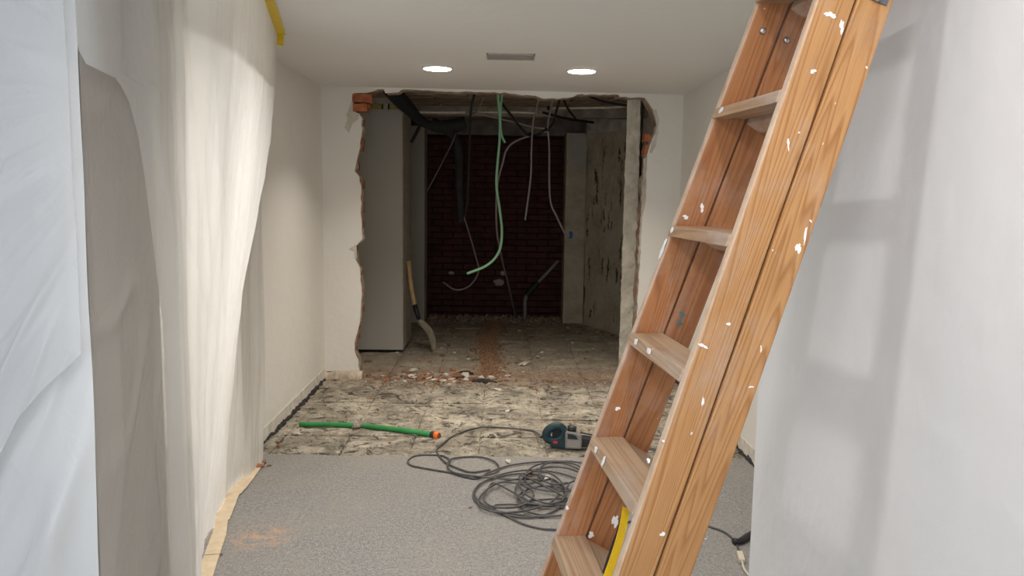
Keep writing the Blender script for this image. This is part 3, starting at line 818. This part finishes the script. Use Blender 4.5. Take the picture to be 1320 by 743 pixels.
# dried splashes of white paint
def splash(px, py, w, h, rot, side, parent, mat='paint', seed=0, lobes=9):
    p = lad_px(px, py, side); q = random.Random(seed + int(px)); n = 40; out = []
    sc = 1.30 / F if side == 'near' else 1.62 / F
    ph = q.random() * 6
    for k in range(n):
        a = 2 * pi * k / n; r = .86 + .24 * sin(2 * a + ph) + .18 * sin(3 * a + ph * 1.7) + .10 * sin(5 * a + ph * 3.1) + .07 * sin(lobes * a + ph * 2) + q.uniform(-.06, .06)
        x, z = w / 2 * sc * r * cos(a), h / 2 * sc * r * sin(a)
        out.append((p.x + x * cos(rot) - z * sin(rot), p.z + x * sin(rot) + z * cos(rot)))
    y_ = lambda z: yn(z) if side == 'near' else yf(z) - TH
    return MB().prism(out, lambda c: V((c[0], y_(c[1]) - .0007, c[1])), lambda c: V((c[0], y_(c[1]) + .0008, c[1]))).build('paint_splash', M[mat], parent)
for a in ((1070, 19, 14, 8, -.1, fn), (1085, 34, 6, 17, -.05, fn), (1048, 92, 7, 6, 0, fn), (1016, 186, 2.6, 17, .25, fn), (1029, 320, 8, 14, -.2, rn), (1038, 303, 3, 24, -.1, rn), (906, 446, 12, 5, -.4, fn), (939, 418, 6, 4, -.5, fn), (906, 518, 3, 14, 0, fn), (968, 499, 6, 3, .2, rn), (981, 450, 2.2, 8, .1, rn), (854, 689, 8, 5, -.1, fn), (855, 569, 4, 3, 0, fn), (1117, 87, 3, 3, 0, rn), (1030, 171, 3, 2, 0, fn), (1045, 285, 4, 3, -.8, rn), (836, 594, 5, 6, 0, fn)):
    splash(a[0], a[1], a[2], a[3], a[4] + .25, 'near', a[5], seed=3)
for a in ((879, 406, 10, 8, .3, rf, 'bluepaint'), (876, 417, 10, 7, -.4, rf, 'bluepaint'), (762, 690, 9, 8, 0, rf, 'paint'), (793, 672, 9, 18, -.2, rf, 'paint'), (731, 655, 3, 8, .4, ff, 'paint'), (796, 527, 6, 6, 0, ff, 'paint'), (884, 280, 8, 5, 0, rf, 'paint'), (905, 268, 5, 11, 0, ff, 'paint')):
    splash(a[0], a[1], a[2], a[3], a[4] + .25, 'far', a[5], a[6], seed=5)
# white blob on the front edge of the far stile
p = lad_px(856, 320, 'far')
o = link('paint_splash', lump(.010, 5, 2, .5, .2), M['paint'], ff); o.location = (-.001, yf(p.z) - .012, p.z); o.rotation_euler = (0, -pi / 2, 0); o.scale = (1.7, .8, .35)
# drips on the tread noses
for (s, yy, l) in ((-.5075, .62, .05), (-.2845, .55, .045), (-.2845, .80, .03), (.172, .82, .02), (-.0625, .9, .018), (-.5075, .8, .02)):
    z = S0 + s; y_ = yn(z) + (yf(z) - yn(z)) * yy
    o = link('paint_splash', lump(.012, int(yy * 100), 2, .25, .25), M['paint'], lad); o.location = (-.0045, y_, z - .008); o.rotation_euler = (0, -pi / 2, 0); o.scale = (.6, 1.0, .3)
    o = link('paint_splash', lump(.014, int(yy * 90) + 3, 2, .1, .3), M['paint'], lad); o.location = (.012, y_ - .012, z + .0035); o.rotation_euler = (0, -lean, 0); o.scale = (.8, 1.3, .3)
# yellow webbing strap between the two frames
def strap_pt(px, py, Y): return LMI @ on_y(px, py, Y)
sp = spline([strap_pt(807, 655, 1.43), strap_pt(802, 683, 1.40), strap_pt(793, 714, 1.37), strap_pt(781, 748, 1.34), strap_pt(765, 790, 1.31), strap_pt(745, 850, 1.28)], 5)
ribbon(sp, .0155, LMI.to_3x3() @ V((.25, -1, .15)).normalized(), .0015, 'strap', M['yellow'], lad)['label'] = 'yellow webbing strap'
sp = spline([strap_pt(804, 655, 1.452), strap_pt(798, 681, 1.42), strap_pt(789, 706, 1.40), strap_pt(778, 740, 1.36)], 5)
ribbon(sp, .007, LMI.to_3x3() @ V((.25, -1, .15)).normalized(), .0015, 'strap', M['black'], lad)['label'] = 'black backing strap'

# ================================================================ THINGS ON THE FLOOR
# green hose
hs = thing('garden_hose', 'short piece of green hose with an orange coupling lying across the stripped floor', 'hose')
ha = [on_z(386, 547.5, .014), on_z(420, 547.5, .016), on_z(452, 548.5, .014), on_z(465, 549.5, .010), on_z(480, 550.5, .015), on_z(515, 554.5, .016), on_z(540, 558, .016), on_z(556, 560.5, .016)]
hpth = spline(ha, 6)
MB().tube(hpth, .0155, 14).build('hose_tube', M['hose'], hs, True)
e0 = hpth[-1]; hd = (hpth[-1] - hpth[-2]).normalized(); hm = Matrix.Translation(e0) @ hd.to_track_quat('Z', 'Y').to_matrix().to_4x4()
MB().lathe([(.016, -.006), (.021, -.002), (.0215, .020), (.019, .024)], hm, 20).build('coupling_collar', M['black'], hs, True)
MB().lathe([(.017, .022), (.0225, .025), (.0235, .034), (.0235, .050), (.020, .054)], hm, 20).build('coupling_ring', M['orange'], hs, True)
MB().lathe([(.016, .053), (.016, .058), (.012, .0582), (.012, .050)], hm, 20).build('coupling_mouth', M['black'], hs, True)
for k in range(10):
    a = 2 * pi * k / 10
    c = hm @ V((.0235 * cos(a), .0235 * sin(a), .0)); d = hm @ V((.0235 * cos(a), .0235 * sin(a), .05))
    if k % 2 == 0: MB().tube([hm @ V((.0232 * cos(a), .0232 * sin(a), .028)), hm @ V((.0232 * cos(a), .0232 * sin(a), .048))], .0022, 5).build('grip_rib', M['orange'], hs)
c = on_z(461, 551.5)
o = link('mortar_clod', lump(.043, 21, 2, .60, .2), M['bed']); o.location = (c.x, c.y, -.004); o.rotation_euler = (0, 0, .3)
tag(o, 'pale grey mortar clod lying over the middle of the green hose', 'rubble')

# power tool
T0 = on_z(731, 582)
tool = thing('power_tool', 'dark teal and grey corded power tool with a loop handle lying on the stripped floor', 'power tool', (T0.x, T0.y + .075, .0), rot=(0, 0, -.12))
def tpoly(pts, y0, y1, name, mat, bevel, parent=tool, smooth=False): return MB().prism(pts, lambda p: V((p[0], y0, p[1])), lambda p: V((p[0], y1, p[1]))).build(name, mat, parent, bevel=bevel, seg=3, smooth=smooth)
# loop handle: outer ring swept round an oval
loop = [V((-.062 + .058 * cos(a) * (1.0 if cos(a) < 0 else .8), 0, .082 + .045 * sin(a) + .012 * cos(a))) for a in [2 * pi * k / 28 for k in range(29)]]
MB().tube(loop, lambda t: .0235 + .003 * cos(2 * pi * t + pi), 12).build('loop_handle', M['teal'], tool, True)
MB().box((-.085, .004, .055), (-.035, .016, .110)).build('handle_hole_shade', M['black'], tool, bevel=.005)  # black block standing in for the shade inside the handle loop
tpoly([(-.095, .008), (-.02, .0), (.0, .0), (.0, .115), (-.015, .120), (-.03, .055), (-.09, .040)], -.034, .034, 'handle_base', M['teal'], .010)
tpoly([(-.005, .004), (.092, .004), (.096, .060), (.080, .088), (.045, .104), (-.005, .106)], -.045, .040, 'motor_casing', M['toolgrey'], .009)
tpoly([(.006, .016), (.083, .014), (.086, .056), (.006, .060)], -.0475, -.044, 'label_plate', plain('tool_plate', (.30, .275, .255), .6, .12), .001)
tpoly([(.010, .066), (.070, .064), (.062, .082), (.040, .094), (.010, .096)], -.0465, -.0445, 'vent_panel', M['teal'], .001)
for k in range(5): MB().box((.016 + k * .009, -.0475, .070), (.020 + k * .009, -.046, .088)).build('vent_slot', M['black'], tool)
tpoly([(.090, .010), (.150, .020), (.156, .045), (.150, .066), (.092, .074)], -.036, .034, 'gear_head', M['black'], .010)
MB().tube([V((.145, 0, .042)), V((.205, 0, .036))], lambda t: .022 - .006 * t, 14).build('nose', M['steel'], tool, True)
MB().tube([V((.03, .0, .100)), V((.034, -.002, .128))], .027, 16).build('knob', M['black'], tool, True)
MB().tube([V((.034, -.002, .125)), V((.035, -.002, .133))], lambda t: .020 - .008 * t, 16).build('knob_cap', M['steel'], tool, True)
tpoly([(-.078, .030), (-.050, .028), (-.048, .046), (-.074, .048)], -.0385, -.030, 'switch', M['red'], .003)
MB().tube([V((-.108, 0, .078)), V((-.135, 0, .066)), V((-.155, 0, .050))], lambda t: .0095 - .004 * t, 10).build('cord_guard', M['black'], tool, True)
# its cord runs left over the floor
tmi = (Matrix.Translation(tool.location) @ tool.rotation_euler.to_matrix().to_4x4()).inverted()
cp = [V((-.15, 0, .052))] + [tmi @ on_z(px, py, .008) for (px, py) in ((688, 556), (664, 553), (640, 551), (622, 551), (602, 555), (583, 563), (570, 573), (563, 580), (566, 588), (575, 597), (590, 604), (608, 609), (632, 606))]
MB().tube(spline(cp, 7), .0052, 8).build('power_cord', M['cord'], tool, True)
cp = [V((.06, .02, .09)), V((.10, .05, .075))] + [tmi @ on_z(px, py, .008) for (px, py) in ((790, 566), (815, 574), (840, 580), (866, 583), (890, 590), (915, 604))]
MB().tube(spline(cp, 7), .0050, 8).build('spare_cord', M['cord'], tool, True)

# heap of black extension cord, one long winding cord
def px_loop(cx, cy, rx, ry, a0, a1, n, tilt=0.0, dz=.006, wob=.06):
    q = random.Random(int(cx * 7 + cy)); out = []; p1, p2 = q.random() * 6, q.random() * 6
    for k in range(n + 1):
        a = a0 + (a1 - a0) * k / n; w = 1 + wob * sin(2 * a + p1) + wob * .6 * sin(3 * a + p2)
        x = rx * cos(a) * w; y = ry * sin(a) * w
        out.append((cx + x, cy + y + tilt * x, dz))
    return out
path = [(756, 600, .008), (735, 598, .012), (712, 598, .014), (685, 599, .012), (655, 603, .010), (630, 612, .010), (612, 619, .008), (585, 612, .008)]
path += [(545, 605, .006), (529, 601, .006), (526, 595, .006), (536, 589, .006), (556, 588, .006), (572, 590, .007), (580, 597, .012), (577, 606, .014), (590, 614, .010), (612, 618, .012)]
path += [(640, 612, .014), (640, 600, .012), (622, 592, .010), (600, 591, .008), (582, 595, .012), (577, 603, .016), (583, 612, .016), (610, 618, .018), (660, 622, .016), (700, 620, .014)]
path += px_loop(672, 641, 60, 27, -1.2, 2 * pi * 1 - .9, 16, -.02, .010)
path += px_loop(668, 644, 52, 21, -.6, 2 * pi * 2 - 1, 26, -.06, .018)
path += px_loop(655, 645, 34, 16, -.9, 2 * pi * 2 - 2, 26, -.05, .024)
path += [(690, 655, .02), (720, 655, .018), (745, 640, .016)]
path += px_loop(716, 620, 38, 20, .4, 2 * pi + 1.2, 14, .02, .018)
path += px_loop(722, 616, 30, 14, 1.2, 2 * pi * 2, 20, -.02, .026)
path += px_loop(712, 650, 44, 20, -.3, 2 * pi * 1.5, 18, .02, .014)
path += px_loop(700, 636, 30, 20, pi / 2 + 1, 2 * pi * 1.6, 18, .12, .030)
path += px_loop(712, 633, 46, 26, 1, 2 * pi * 1.4, 16, -.1, .022)
path += px_loop(690, 640, 78, 30, .2, 2 * pi * 1.1, 18, -.02, .012)
path += [(640, 654, .012), (662, 672, .008), (690, 682, .006), (715, 685, .006), (740, 684, .006), (770, 680, .006), (800, 676, .006), (840, 672, .006), (880, 674, .006), (905, 678, .006), (918, 682, .006), (932, 687, .006), (943, 695, .006), (950, 705, .006), (953, 716, .007)]
wp3 = [on_z(x, y, 0) + V((0, 0, z + .004 * N.noise(V((x * .05, y * .05, 3))))) for (x, y, z) in path]
cord = MB().tube(spline(wp3, 5), .0049, 8).build('extension_cord', M['cord'], None, True)
tag(cord, 'long black electric cord tangled in a heap of loops on the grey screed', 'cord')
pl = thing('cord_plug', 'small cream plug with a cream lead on the floor beside the right pier', 'plug', on_z(954, 719))
k0 = on_z(953, 716); k1 = on_z(957, 729)
dr = (k1 - k0); dr.z = 0; ln_ = dr.length; dr.normalize()
pm = Matrix.Translation(k0 - pl.location + V((0, 0, .011))) @ dr.to_track_quat('X', 'Z').to_matrix().to_4x4()
MB().box((0, -.012, -.010), (ln_ * .9, .012, .010), pm).build('plug_body', M['cream'], pl, bevel=.004)
MB().box((-.012, -.008, -.007), (.004, .008, .007), pm).build('socket_end', M['black'], pl, bevel=.002)
MB().tube(spline([pm @ V((ln_ * .85, 0, 0))] + [on_z(x, y, .006) - pl.location for (x, y) in ((959, 733), (963, 739), (970, 746), (985, 758))], 6), .0045, 8).build('lead', M['cream'], pl, True)
bh = thing('black_hose_end', 'short black nozzle lying on the screed at the foot of the right pier', 'hose', on_z(953, 698))
q = [on_z(x, y, z) - bh.location for (x, y, z) in ((947, 699.5, .012), (955, 697.5, .015), (963, 692.5, .016), (972, 688, .016), (990, 680, .016))]
MB().tube(spline(q, 6), lambda t: .013 + .004 * t, 12).build('nozzle_tube', M['black'], bh, True)
MB().tube([q[0] - (q[1] - q[0]) * .12, q[0] + (q[1] - q[0]) * .3], .0175, 14).build('nozzle_collar', M['black'], bh, True)

# shovel leaning on the partition edge
tip = on_z(560, 453); top = V((-.893, 7.62, on_y(523, 337, 7.62).z))
sock = on_y(540, 412, 7.50)
mid = on_y(535, 395, 7.53)
sh = thing('shovel', 'shovel with a worn wooden handle and dusty blade leaning on the grey partition', 'shovel', (tip.x, tip.y, 0))
L_ = lambda p: p - sh.location
MB().tube(spline([L_(top), L_(on_y(530, 370, 7.57)), L_(mid)], 8), lambda t: .0215 - .002 * t, 12).build('handle', M['shaft'], sh, True)
MB().tube([L_(top) - (L_(mid) - L_(top)).normalized() * .0, L_(top) + (L_(mid) - L_(top)).normalized() * .035], .025, 12).build('handle_end', M['shaft'], sh, True)
MB().tube([L_(mid) - (L_(sock) - L_(mid)) * .1, L_(mid).lerp(L_(sock), .5), L_(sock)], lambda t: .026 - .008 * t, 12).build('socket', M['black'], sh, True)
bt, be = L_(sock), V((0, 0, .006)); ax = (be - bt); side = V((.10, .99, 0)).normalized(); nb = ax.cross(side).normalized()
def blade(u, v):
    wdt = .115 * (min(1, (v + .02) * 5) ** .5) * (1 - .55 * max(0, (v - .6) / .4) ** 2); s = (u - .5) * 2
    return bt + ax * v + side * s * wdt + nb * (.030 * (s * s) - .03 + .045 * sin(v * pi)) * (1 if nb.x > 0 else -1)
vs, fs = grid(12, 16, blade); me = mesh('blade', vs, fs); o = link('blade', me, M['blade'], sh, True)
md = o.modifiers.new('thickness', 'SOLIDIFY'); md.thickness = .004; md.offset = 0

# ================================================================ HANGING CABLES
def cable(name, label, pts, r, mat, cat='cable', seg=8, per=8, group='cables hanging in the broken opening'):
    r *= .85
    P = [on_y(x, y, Y) for (x, y, Y) in pts]
    if cat == 'cable' and P[0].z > 2.27: P[0].z = BACKZ - .016
    o = MB().tube(spline(P, per), r, seg).build(name, M[mat], None, True)
    return tag(o, label, cat, group)
HC = 'hanging_cable'
cable(HC, 'long pale green conduit hanging in the middle and curling left at its end', [(641, 119, 6.70), (644, 150, 6.95), (644, 180, 7.0), (641, 215, 7.0), (640, 240, 7.0), (644, 270, 7.0), (647, 300, 6.98), (643, 325, 6.95), (628, 342, 6.9), (602, 353, 6.85)], .0135, 'conduit_green')
cable(HC, 'short pale green conduit ending just below the ceiling beam', [(648, 119, 6.72), (645.5, 140, 6.9), (645, 160, 6.93), (647, 175, 6.93), (651, 184, 6.93)], .011, 'conduit_green')
cable(HC, 'grey conduit sagging from the knot and hanging down to the floor', [(706, 169, 7.2), (690, 173, 7.2), (665, 182, 7.2), (653, 193, 7.2), (648, 210, 7.2), (641, 240, 7.25), (640, 290, 7.4), (645, 325, 7.7), (656, 370, 8.4), (665, 411, 9.25)], .0105, 'conduit_grey')
cable(HC, 'thin grey cable hanging straight with a dark tip, right of the green conduit', [(697, 124, 6.72), (691, 142, 7.0), (687, 160, 7.1), (685, 195, 7.1), (684, 230, 7.1), (677, 284, 7.1)], .0095, 'conduit_grey')
cable(HC, 'grey cable hanging furthest right and slanting toward the plaster pier', [(716, 126, 6.72), (709, 145, 7.0), (706, 165, 7.15), (708, 190, 7.2), (709, 255, 7.2), (718, 280, 7.2), (729, 303, 7.2)], .0095, 'conduit_grey')
cable(HC, 'pale cable sagging sideways below the white pipe', [(600, 145, 7.2), (612, 146, 7.2), (640, 152, 7.2), (665, 158, 7.2), (688, 164, 7.2), (706, 166, 7.2)], .0105, 'conduit_grey')
cable(HC, 'black cable sagging from the ceiling into the knot of cables', [(636, 119, 6.70), (648, 135, 6.95), (660, 150, 7.05), (672, 166, 7.1), (684, 175, 7.15), (700, 170, 7.2), (712, 160, 7.15), (718, 140, 6.95), (722, 126, 6.72)], .0125, 'black_duct')
cable(HC, 'long black cable hanging left of the green conduit', [(613, 119, 6.70), (608, 137, 6.95), (606, 160, 7.0), (605, 200, 7.0), (603, 255, 7.0), (599, 280, 7.0)], .0125, 'black_duct')
cable(HC, 'dark grey cable curling to a bare end low before the brick wall', [(598, 280, 7.0), (606, 305, 7.1), (613, 330, 7.15), (617, 350, 7.15), (606, 368, 7.15), (588, 374, 7.15), (571, 364, 7.1)], .0080, 'conduit_dark')
cable(HC, 'thin grey wire slanting down left from the black foam bundle', [(588, 172, 7.3), (583, 184, 7.3), (570, 210, 7.3), (551, 246, 7.3)], .007, 'conduit_dark')
cable(HC, 'short grey stub sticking up across the white pipe', [(624, 132, 7.18), (616, 142, 7.18), (607, 151, 7.18)], .008, 'conduit_grey', group=None)
cable(HC, 'black cable slanting from the ceiling down to the right beam', [(722, 126, 6.74), (732, 140, 7.2), (742, 153, 7.9)], .012, 'black_duct')
cable(HC, 'black cable running flat along the ceiling to the right jamb', [(746, 124, 6.72), (775, 130, 6.9), (812, 137, 6.9)], .012, 'black_duct')
cable(HC, 'black cable crossing behind the knot to the right', [(700, 145, 7.6), (730, 153, 7.8), (765, 158, 8.0)], .014, 'black_duct')
cable('white_pipe', 'white pipe running across below the bare ceiling, left length', [(528, 144.5, 7.30), (580, 145, 7.3), (640, 144.5, 7.3), (692, 145.5, 7.3)], .0125, 'conduit_white', 'pipe', group='white pipes under the bare ceiling')
cable('white_pipe', 'white pipe running across below the bare ceiling, right length to the jamb', [(712, 139.5, 7.3), (760, 139, 7.3), (790, 138.5, 7.1), (812, 136, 6.9)], .0125, 'conduit_white', 'pipe', group='white pipes under the bare ceiling')
# black foam insulated bundle
bd = thing('insulated_duct', 'thick black foam bundle sagging from the ceiling beside the grey partition', 'duct')
P = [on_y(500, 117, 6.62), on_y(515, 128, 6.9), on_y(530, 143, 7.15), on_y(543, 156, 7.3), on_y(560, 163, 7.35), on_y(585, 162, 7.4), on_y(600, 158, 7.4)]
P[0].z = BACKZ - .03
MB().tube(spline(P, 8), lambda t: .052 + .012 * sin(9 * t), 14).build('sagging_run', M['black_duct'], bd, True)
P = [on_y(556, 158, 7.35), on_y(577, 168, 7.38), on_y(590, 190, 7.4), on_y(592, 240, 7.4), on_y(594, 287, 7.4)]
MB().tube(spline(P, 8), lambda t: .050 - .022 * t, 14).build('hanging_run', M['black_duct'], bd, True)
P = [on_y(548, 152, 7.32), on_y(540, 165, 7.32), on_y(530, 184, 7.3)]
MB().tube(spline(P, 6), .014, 10).build('stray_tail', M['black_duct'], bd, True)
kn = thing('cable_knot', 'black tape knot binding the grey cables together below the ceiling', 'cable tie')
for (x, y, r) in ((706, 167, .022), (707, 140, .020), (683, 174, .018)):
    o = link('tape_wrap', lump(r, int(x), 2, 1.0, .15), M['black_duct'], kn, True); o.location = on_y(x, y, 7.16) - V((0, 0, r * .7)); o.scale = (1, .8, 1.1)
# pipe low on the brick wall
wpz = thing('waste_pipe', 'grey bent pipe at the foot of the far brick wall', 'pipe')
MB().tube(spline([on_y(720, 336, 9.44), on_y(706, 351, 9.42), on_y(694, 364, 9.42)], 6), .021, 12).build('slanted_run', M['conduit_grey'], wpz, True)
MB().tube(spline([on_y(694, 364, 9.42), on_y(686, 373, 9.42), on_y(679, 381, 9.42)], 6), .032, 12).build('coupling', M['black'], wpz, True)
MB().tube(spline([on_y(680, 380, 9.42), on_y(677, 388, 9.42), on_y(676.5, 412, 9.40)], 6), .027, 12).build('upright_run', M['conduit_grey'], wpz, True)
for (x, y, r) in ((643, 364, .045), (648, 352, .03), (582, 352, .035)):
    o = link('mortar_dab', lump(r, int(x + y), 2, .3, .2), M['mortar'], wf); o.location = on_y(x, y, 9.466); o.rotation_euler = (pi / 2, 0, 0)

# ================================================================ RUBBLE
lumps = {}
for mk in ('white_chip', 'grey_chip', 'orange_chip', 'brown_chip'):
    lumps[mk] = []
    for s in range(6):
        me = lump(1.0, s * 11 + len(mk), 1, .5, .33); me.materials.append(M[mk]); lumps[mk].append(me)
LBL = {'white_chip': ('plaster_chip', 'small white plaster chip lying loose', 'white plaster chips'),
       'grey_chip': ('mortar_chip', 'small grey mortar chip lying loose', 'grey mortar chips'),
       'orange_chip': ('brick_chip', 'small orange brick chip lying loose', 'orange brick chips'),
       'brown_chip': ('brick_shard', 'small dark brown brick shard lying loose', 'brown brick shards')}
def chip(mk, p, r, label=None, group=True, where='on the threshold'):
    o = link(LBL[mk][0], lumps[mk][R.randrange(6)], None)
    o.location = (p.x, p.y, -.006 if p.y > 4.43 else .0); k = r
    o.scale = (k * R.uniform(.8, 1.3), k * R.uniform(.8, 1.2), k * R.uniform(.5, 1.0)); o.rotation_euler = (0, 0, R.uniform(0, 6.28))
    tag(o, label or LBL[mk][1] + ' ' + where, 'rubble', LBL[mk][2] + ' ' + where if group else None); return o
# debris ridge on the threshold
for k in range(190):
    px = R.triangular(466, 690, 560); py = R.gauss(487, 4.5)
    if px > 690 or py < 474 or py > 499: continue
    mk = R.choices(['white_chip', 'orange_chip', 'brown_chip', 'grey_chip'], (.22, .36, .30, .12))[0]
    chip(mk, on_z(px, py), R.uniform(.008, .024), where='in the debris on the threshold')
for k in range(34):
    mk = R.choices(['white_chip', 'orange_chip', 'brown_chip', 'grey_chip'], (.2, .3, .4, .1))[0]
    chip(mk, on_z(R.gauss(575, 40), R.gauss(485, 4)), R.uniform(.022, .042), where='in the debris on the threshold')
for k in range(110):                       # scattered over the back room floor
    x, y = R.uniform(-.9, 1.05), R.uniform(6.5, 9.2)
    if y < 8.0 and x < -.88: continue
    mk = R.choices(['white_chip', 'orange_chip', 'brown_chip', 'grey_chip'], (.22, .22, .33, .23))[0]
    chip(mk, V((x, y, 0)), R.uniform(.010, .026), where='on the back room floor')
for k in range(75):                        # scattered over the mortar bed
    x, y = R.uniform(-1.3, 1.35), R.uniform(4.5, 6.3)
    mk = R.choices(['white_chip', 'orange_chip', 'brown_chip', 'grey_chip'], (.2, .14, .2, .46))[0]
    chip(mk, V((x, y, 0)), R.uniform(.008, .022), where='on the mortar bed before the opening')
for (px, py, r, mk, lb) in ((591, 487, .062, 'brown_chip', 'largest reddish brown brick lump in the debris on the threshold'), (582, 485, .045, 'orange_chip', 'orange brick lump beside the largest lump on the threshold'), (600, 484, .05, 'white_chip', 'pale plaster slab tilted on the threshold debris'), (627, 490, .030, 'orange_chip', 'round orange brick lump at the front end of the rubble trench'),
        (475, 467, .06, 'brown_chip', 'brown brick lump lying by the foot of the left broken edge'), (604, 464, .030, 'white_chip', 'white plaster lump on the floor left of the rubble trench'), (642, 503, .036, 'white_chip', 'pale plaster flake lying in front of the rubble trench'), (676, 470, .042, 'white_chip', 'pale plaster lump right of the rubble trench'),
        (606, 655, .013, 'orange_chip', 'single orange brick crumb left of the heap of cord'), (680, 614, .018, 'orange_chip', 'orange brick piece lying inside the cord loops'), (716, 597, .020, 'orange_chip', 'orange brick sliver at the back of the cord heap'), (655, 597, .022, 'white_chip', 'white plaster chip behind the cord heap'), (705, 617, .030, 'white_chip', 'pale plaster chip in the middle of the cord loops'),
        (701, 651, .014, 'brown_chip', 'reddish chip under the front cord loops'), (340, 597, .022, 'brown_chip', 'brown crumb by the end of the paper tape at the left wall'), (347, 601, .016, 'brown_chip', 'brown crumb on the screed beside the paper tape end'), (333, 603, .03, 'orange_chip', 'orange crumb lying on the end of the paper tape'), (436, 584, .016, 'white_chip', 'white chip at the edge of the screed in front of the green hose'), (383, 559, .018, 'white_chip', 'white chip below the left end of the green hose'),
        (910, 696, .008, 'white_chip', 'tiny white chip right of the ladder on the screed'), (512, 455, .02, 'white_chip', 'pale chip at the foot of the grey partition corner'), (285, 716, .010, 'brown_chip', 'brown crumb lying on the lower paper tape'), (738, 690, .012, 'white_chip', 'white chip at the front of the cord heap')):
    chip(mk, on_z(px, py), r, lb, False)
for (a, b, w, lb) in (((608, 492), (641, 494), .020, 'flat black bitumen strip lying before the rubble trench'), ((588, 482), (614, 484), .02, 'dark slate sliver behind the threshold debris')):
    p, q = on_z(*a), on_z(*b)
    o = MB().tube(spline([p + V((0, 0, .002)), p.lerp(q, .5) + V((0, .01, .006)), q + V((0, 0, .002))], 5), lambda t: w * (.4 + .8 * sin(pi * t)), 7).build('bitumen_strip', M['tar'], None); tag(o, lb, 'rubble')
# trench filled with crushed brick: uncountable
mb = MB(); q = random.Random(3)
def crumb(mb, p, r):
    v = [p + V((q.uniform(.5, 1) * r, 0, 0)), p + V((-r * q.uniform(.5, 1), r * q.uniform(-.4, .4), 0)), p + V((0, r * q.uniform(.5, 1), 0)), p + V((0, -r * q.uniform(.5, 1), 0)), p + V((0, 0, r * q.uniform(.5, 1.1)))]
    mb.add(v, [(0, 2, 4), (2, 1, 4), (1, 3, 4), (3, 0, 4)])
for k in range(4200):
    y = 6.45 + 3.0 * q.random(); c = -.115 + .02 * sin(y * 3) ; w = .10
    x = q.gauss(c, w * .62)
    if abs(x - c) > .2: continue
    crumb(mb, V((x, y, -.006 + .018 * max(0, 1 - abs(x - c) / w) * (.6 + .5 * N.noise(V((x * 9, y * 9, 0)))))), q.uniform(.005, .020))
t_ = NT('crushed_brick'); c_ = t_.coord('World')
M['crushed'] = t_.done(t_.ramp(t_.noise(c_, 55, 4, .7), [(.32, (.10, .052, .030)), (.5, (.25, .135, .072)), (.68, (.48, .34, .22))]), .95)
o = mb.build('brick_rubble', M['crushed'], None, fix=False); o['kind'] = 'stuff'; tag(o, 'strip of crushed orange brick filling the trench in the back room floor', 'rubble')
# fine crumbs over the demolition floor: uncountable
mb = MB()
for k in range(5200):
    if k < 2200: p = on_z(q.uniform(464, 800), q.gauss(487, 9)); 
    else: p = V((q.uniform(-1.38, 1.4), q.uniform(4.45, 9.3), 0))
    if p.y > 6.3 and p.x < -1.2 or p.y < 4.44 or p.y > 9.4: continue
    p.z = -.004; crumb(mb, p, q.uniform(.003, .011))
t_ = NT('demolition_crumbs'); c_ = t_.coord('World')
M['crumbs'] = t_.done(t_.ramp(t_.noise(c_, 23, 4, .7), [(.30, (.06, .05, .042)), (.42, (.25, .12, .07)), (.55, (.36, .29, .22)), (.70, (.66, .60, .52))]), .95)
o = mb.build('rubble_crumbs', M['crumbs'], None, fix=False); o['kind'] = 'stuff'; tag(o, 'fine brick and plaster crumbs strewn over the stripped floor', 'rubble')
# rubble piled along the foot of the far wall
mb = MB()
for k in range(1500):
    x = q.uniform(-.86, .70); y = 9.46 - abs(q.gauss(0, .12)); crumb(mb, V((x, y, -.004 + max(0, .05 - (9.46 - y) * .3) * q.random())), q.uniform(.006, .026))
for k in range(500):
    u = q.random(); crumb(mb, V((.95 + .44 * u - abs(q.gauss(0, .05)), 9.08 - .93 * u - abs(q.gauss(0, .05)), -.004)), q.uniform(.006, .022))
o = mb.build('wall_foot_rubble', M['crumbs'], None, fix=False); o['kind'] = 'stuff'; tag(o, 'loose rubble heaped along the foot of the far walls', 'rubble')
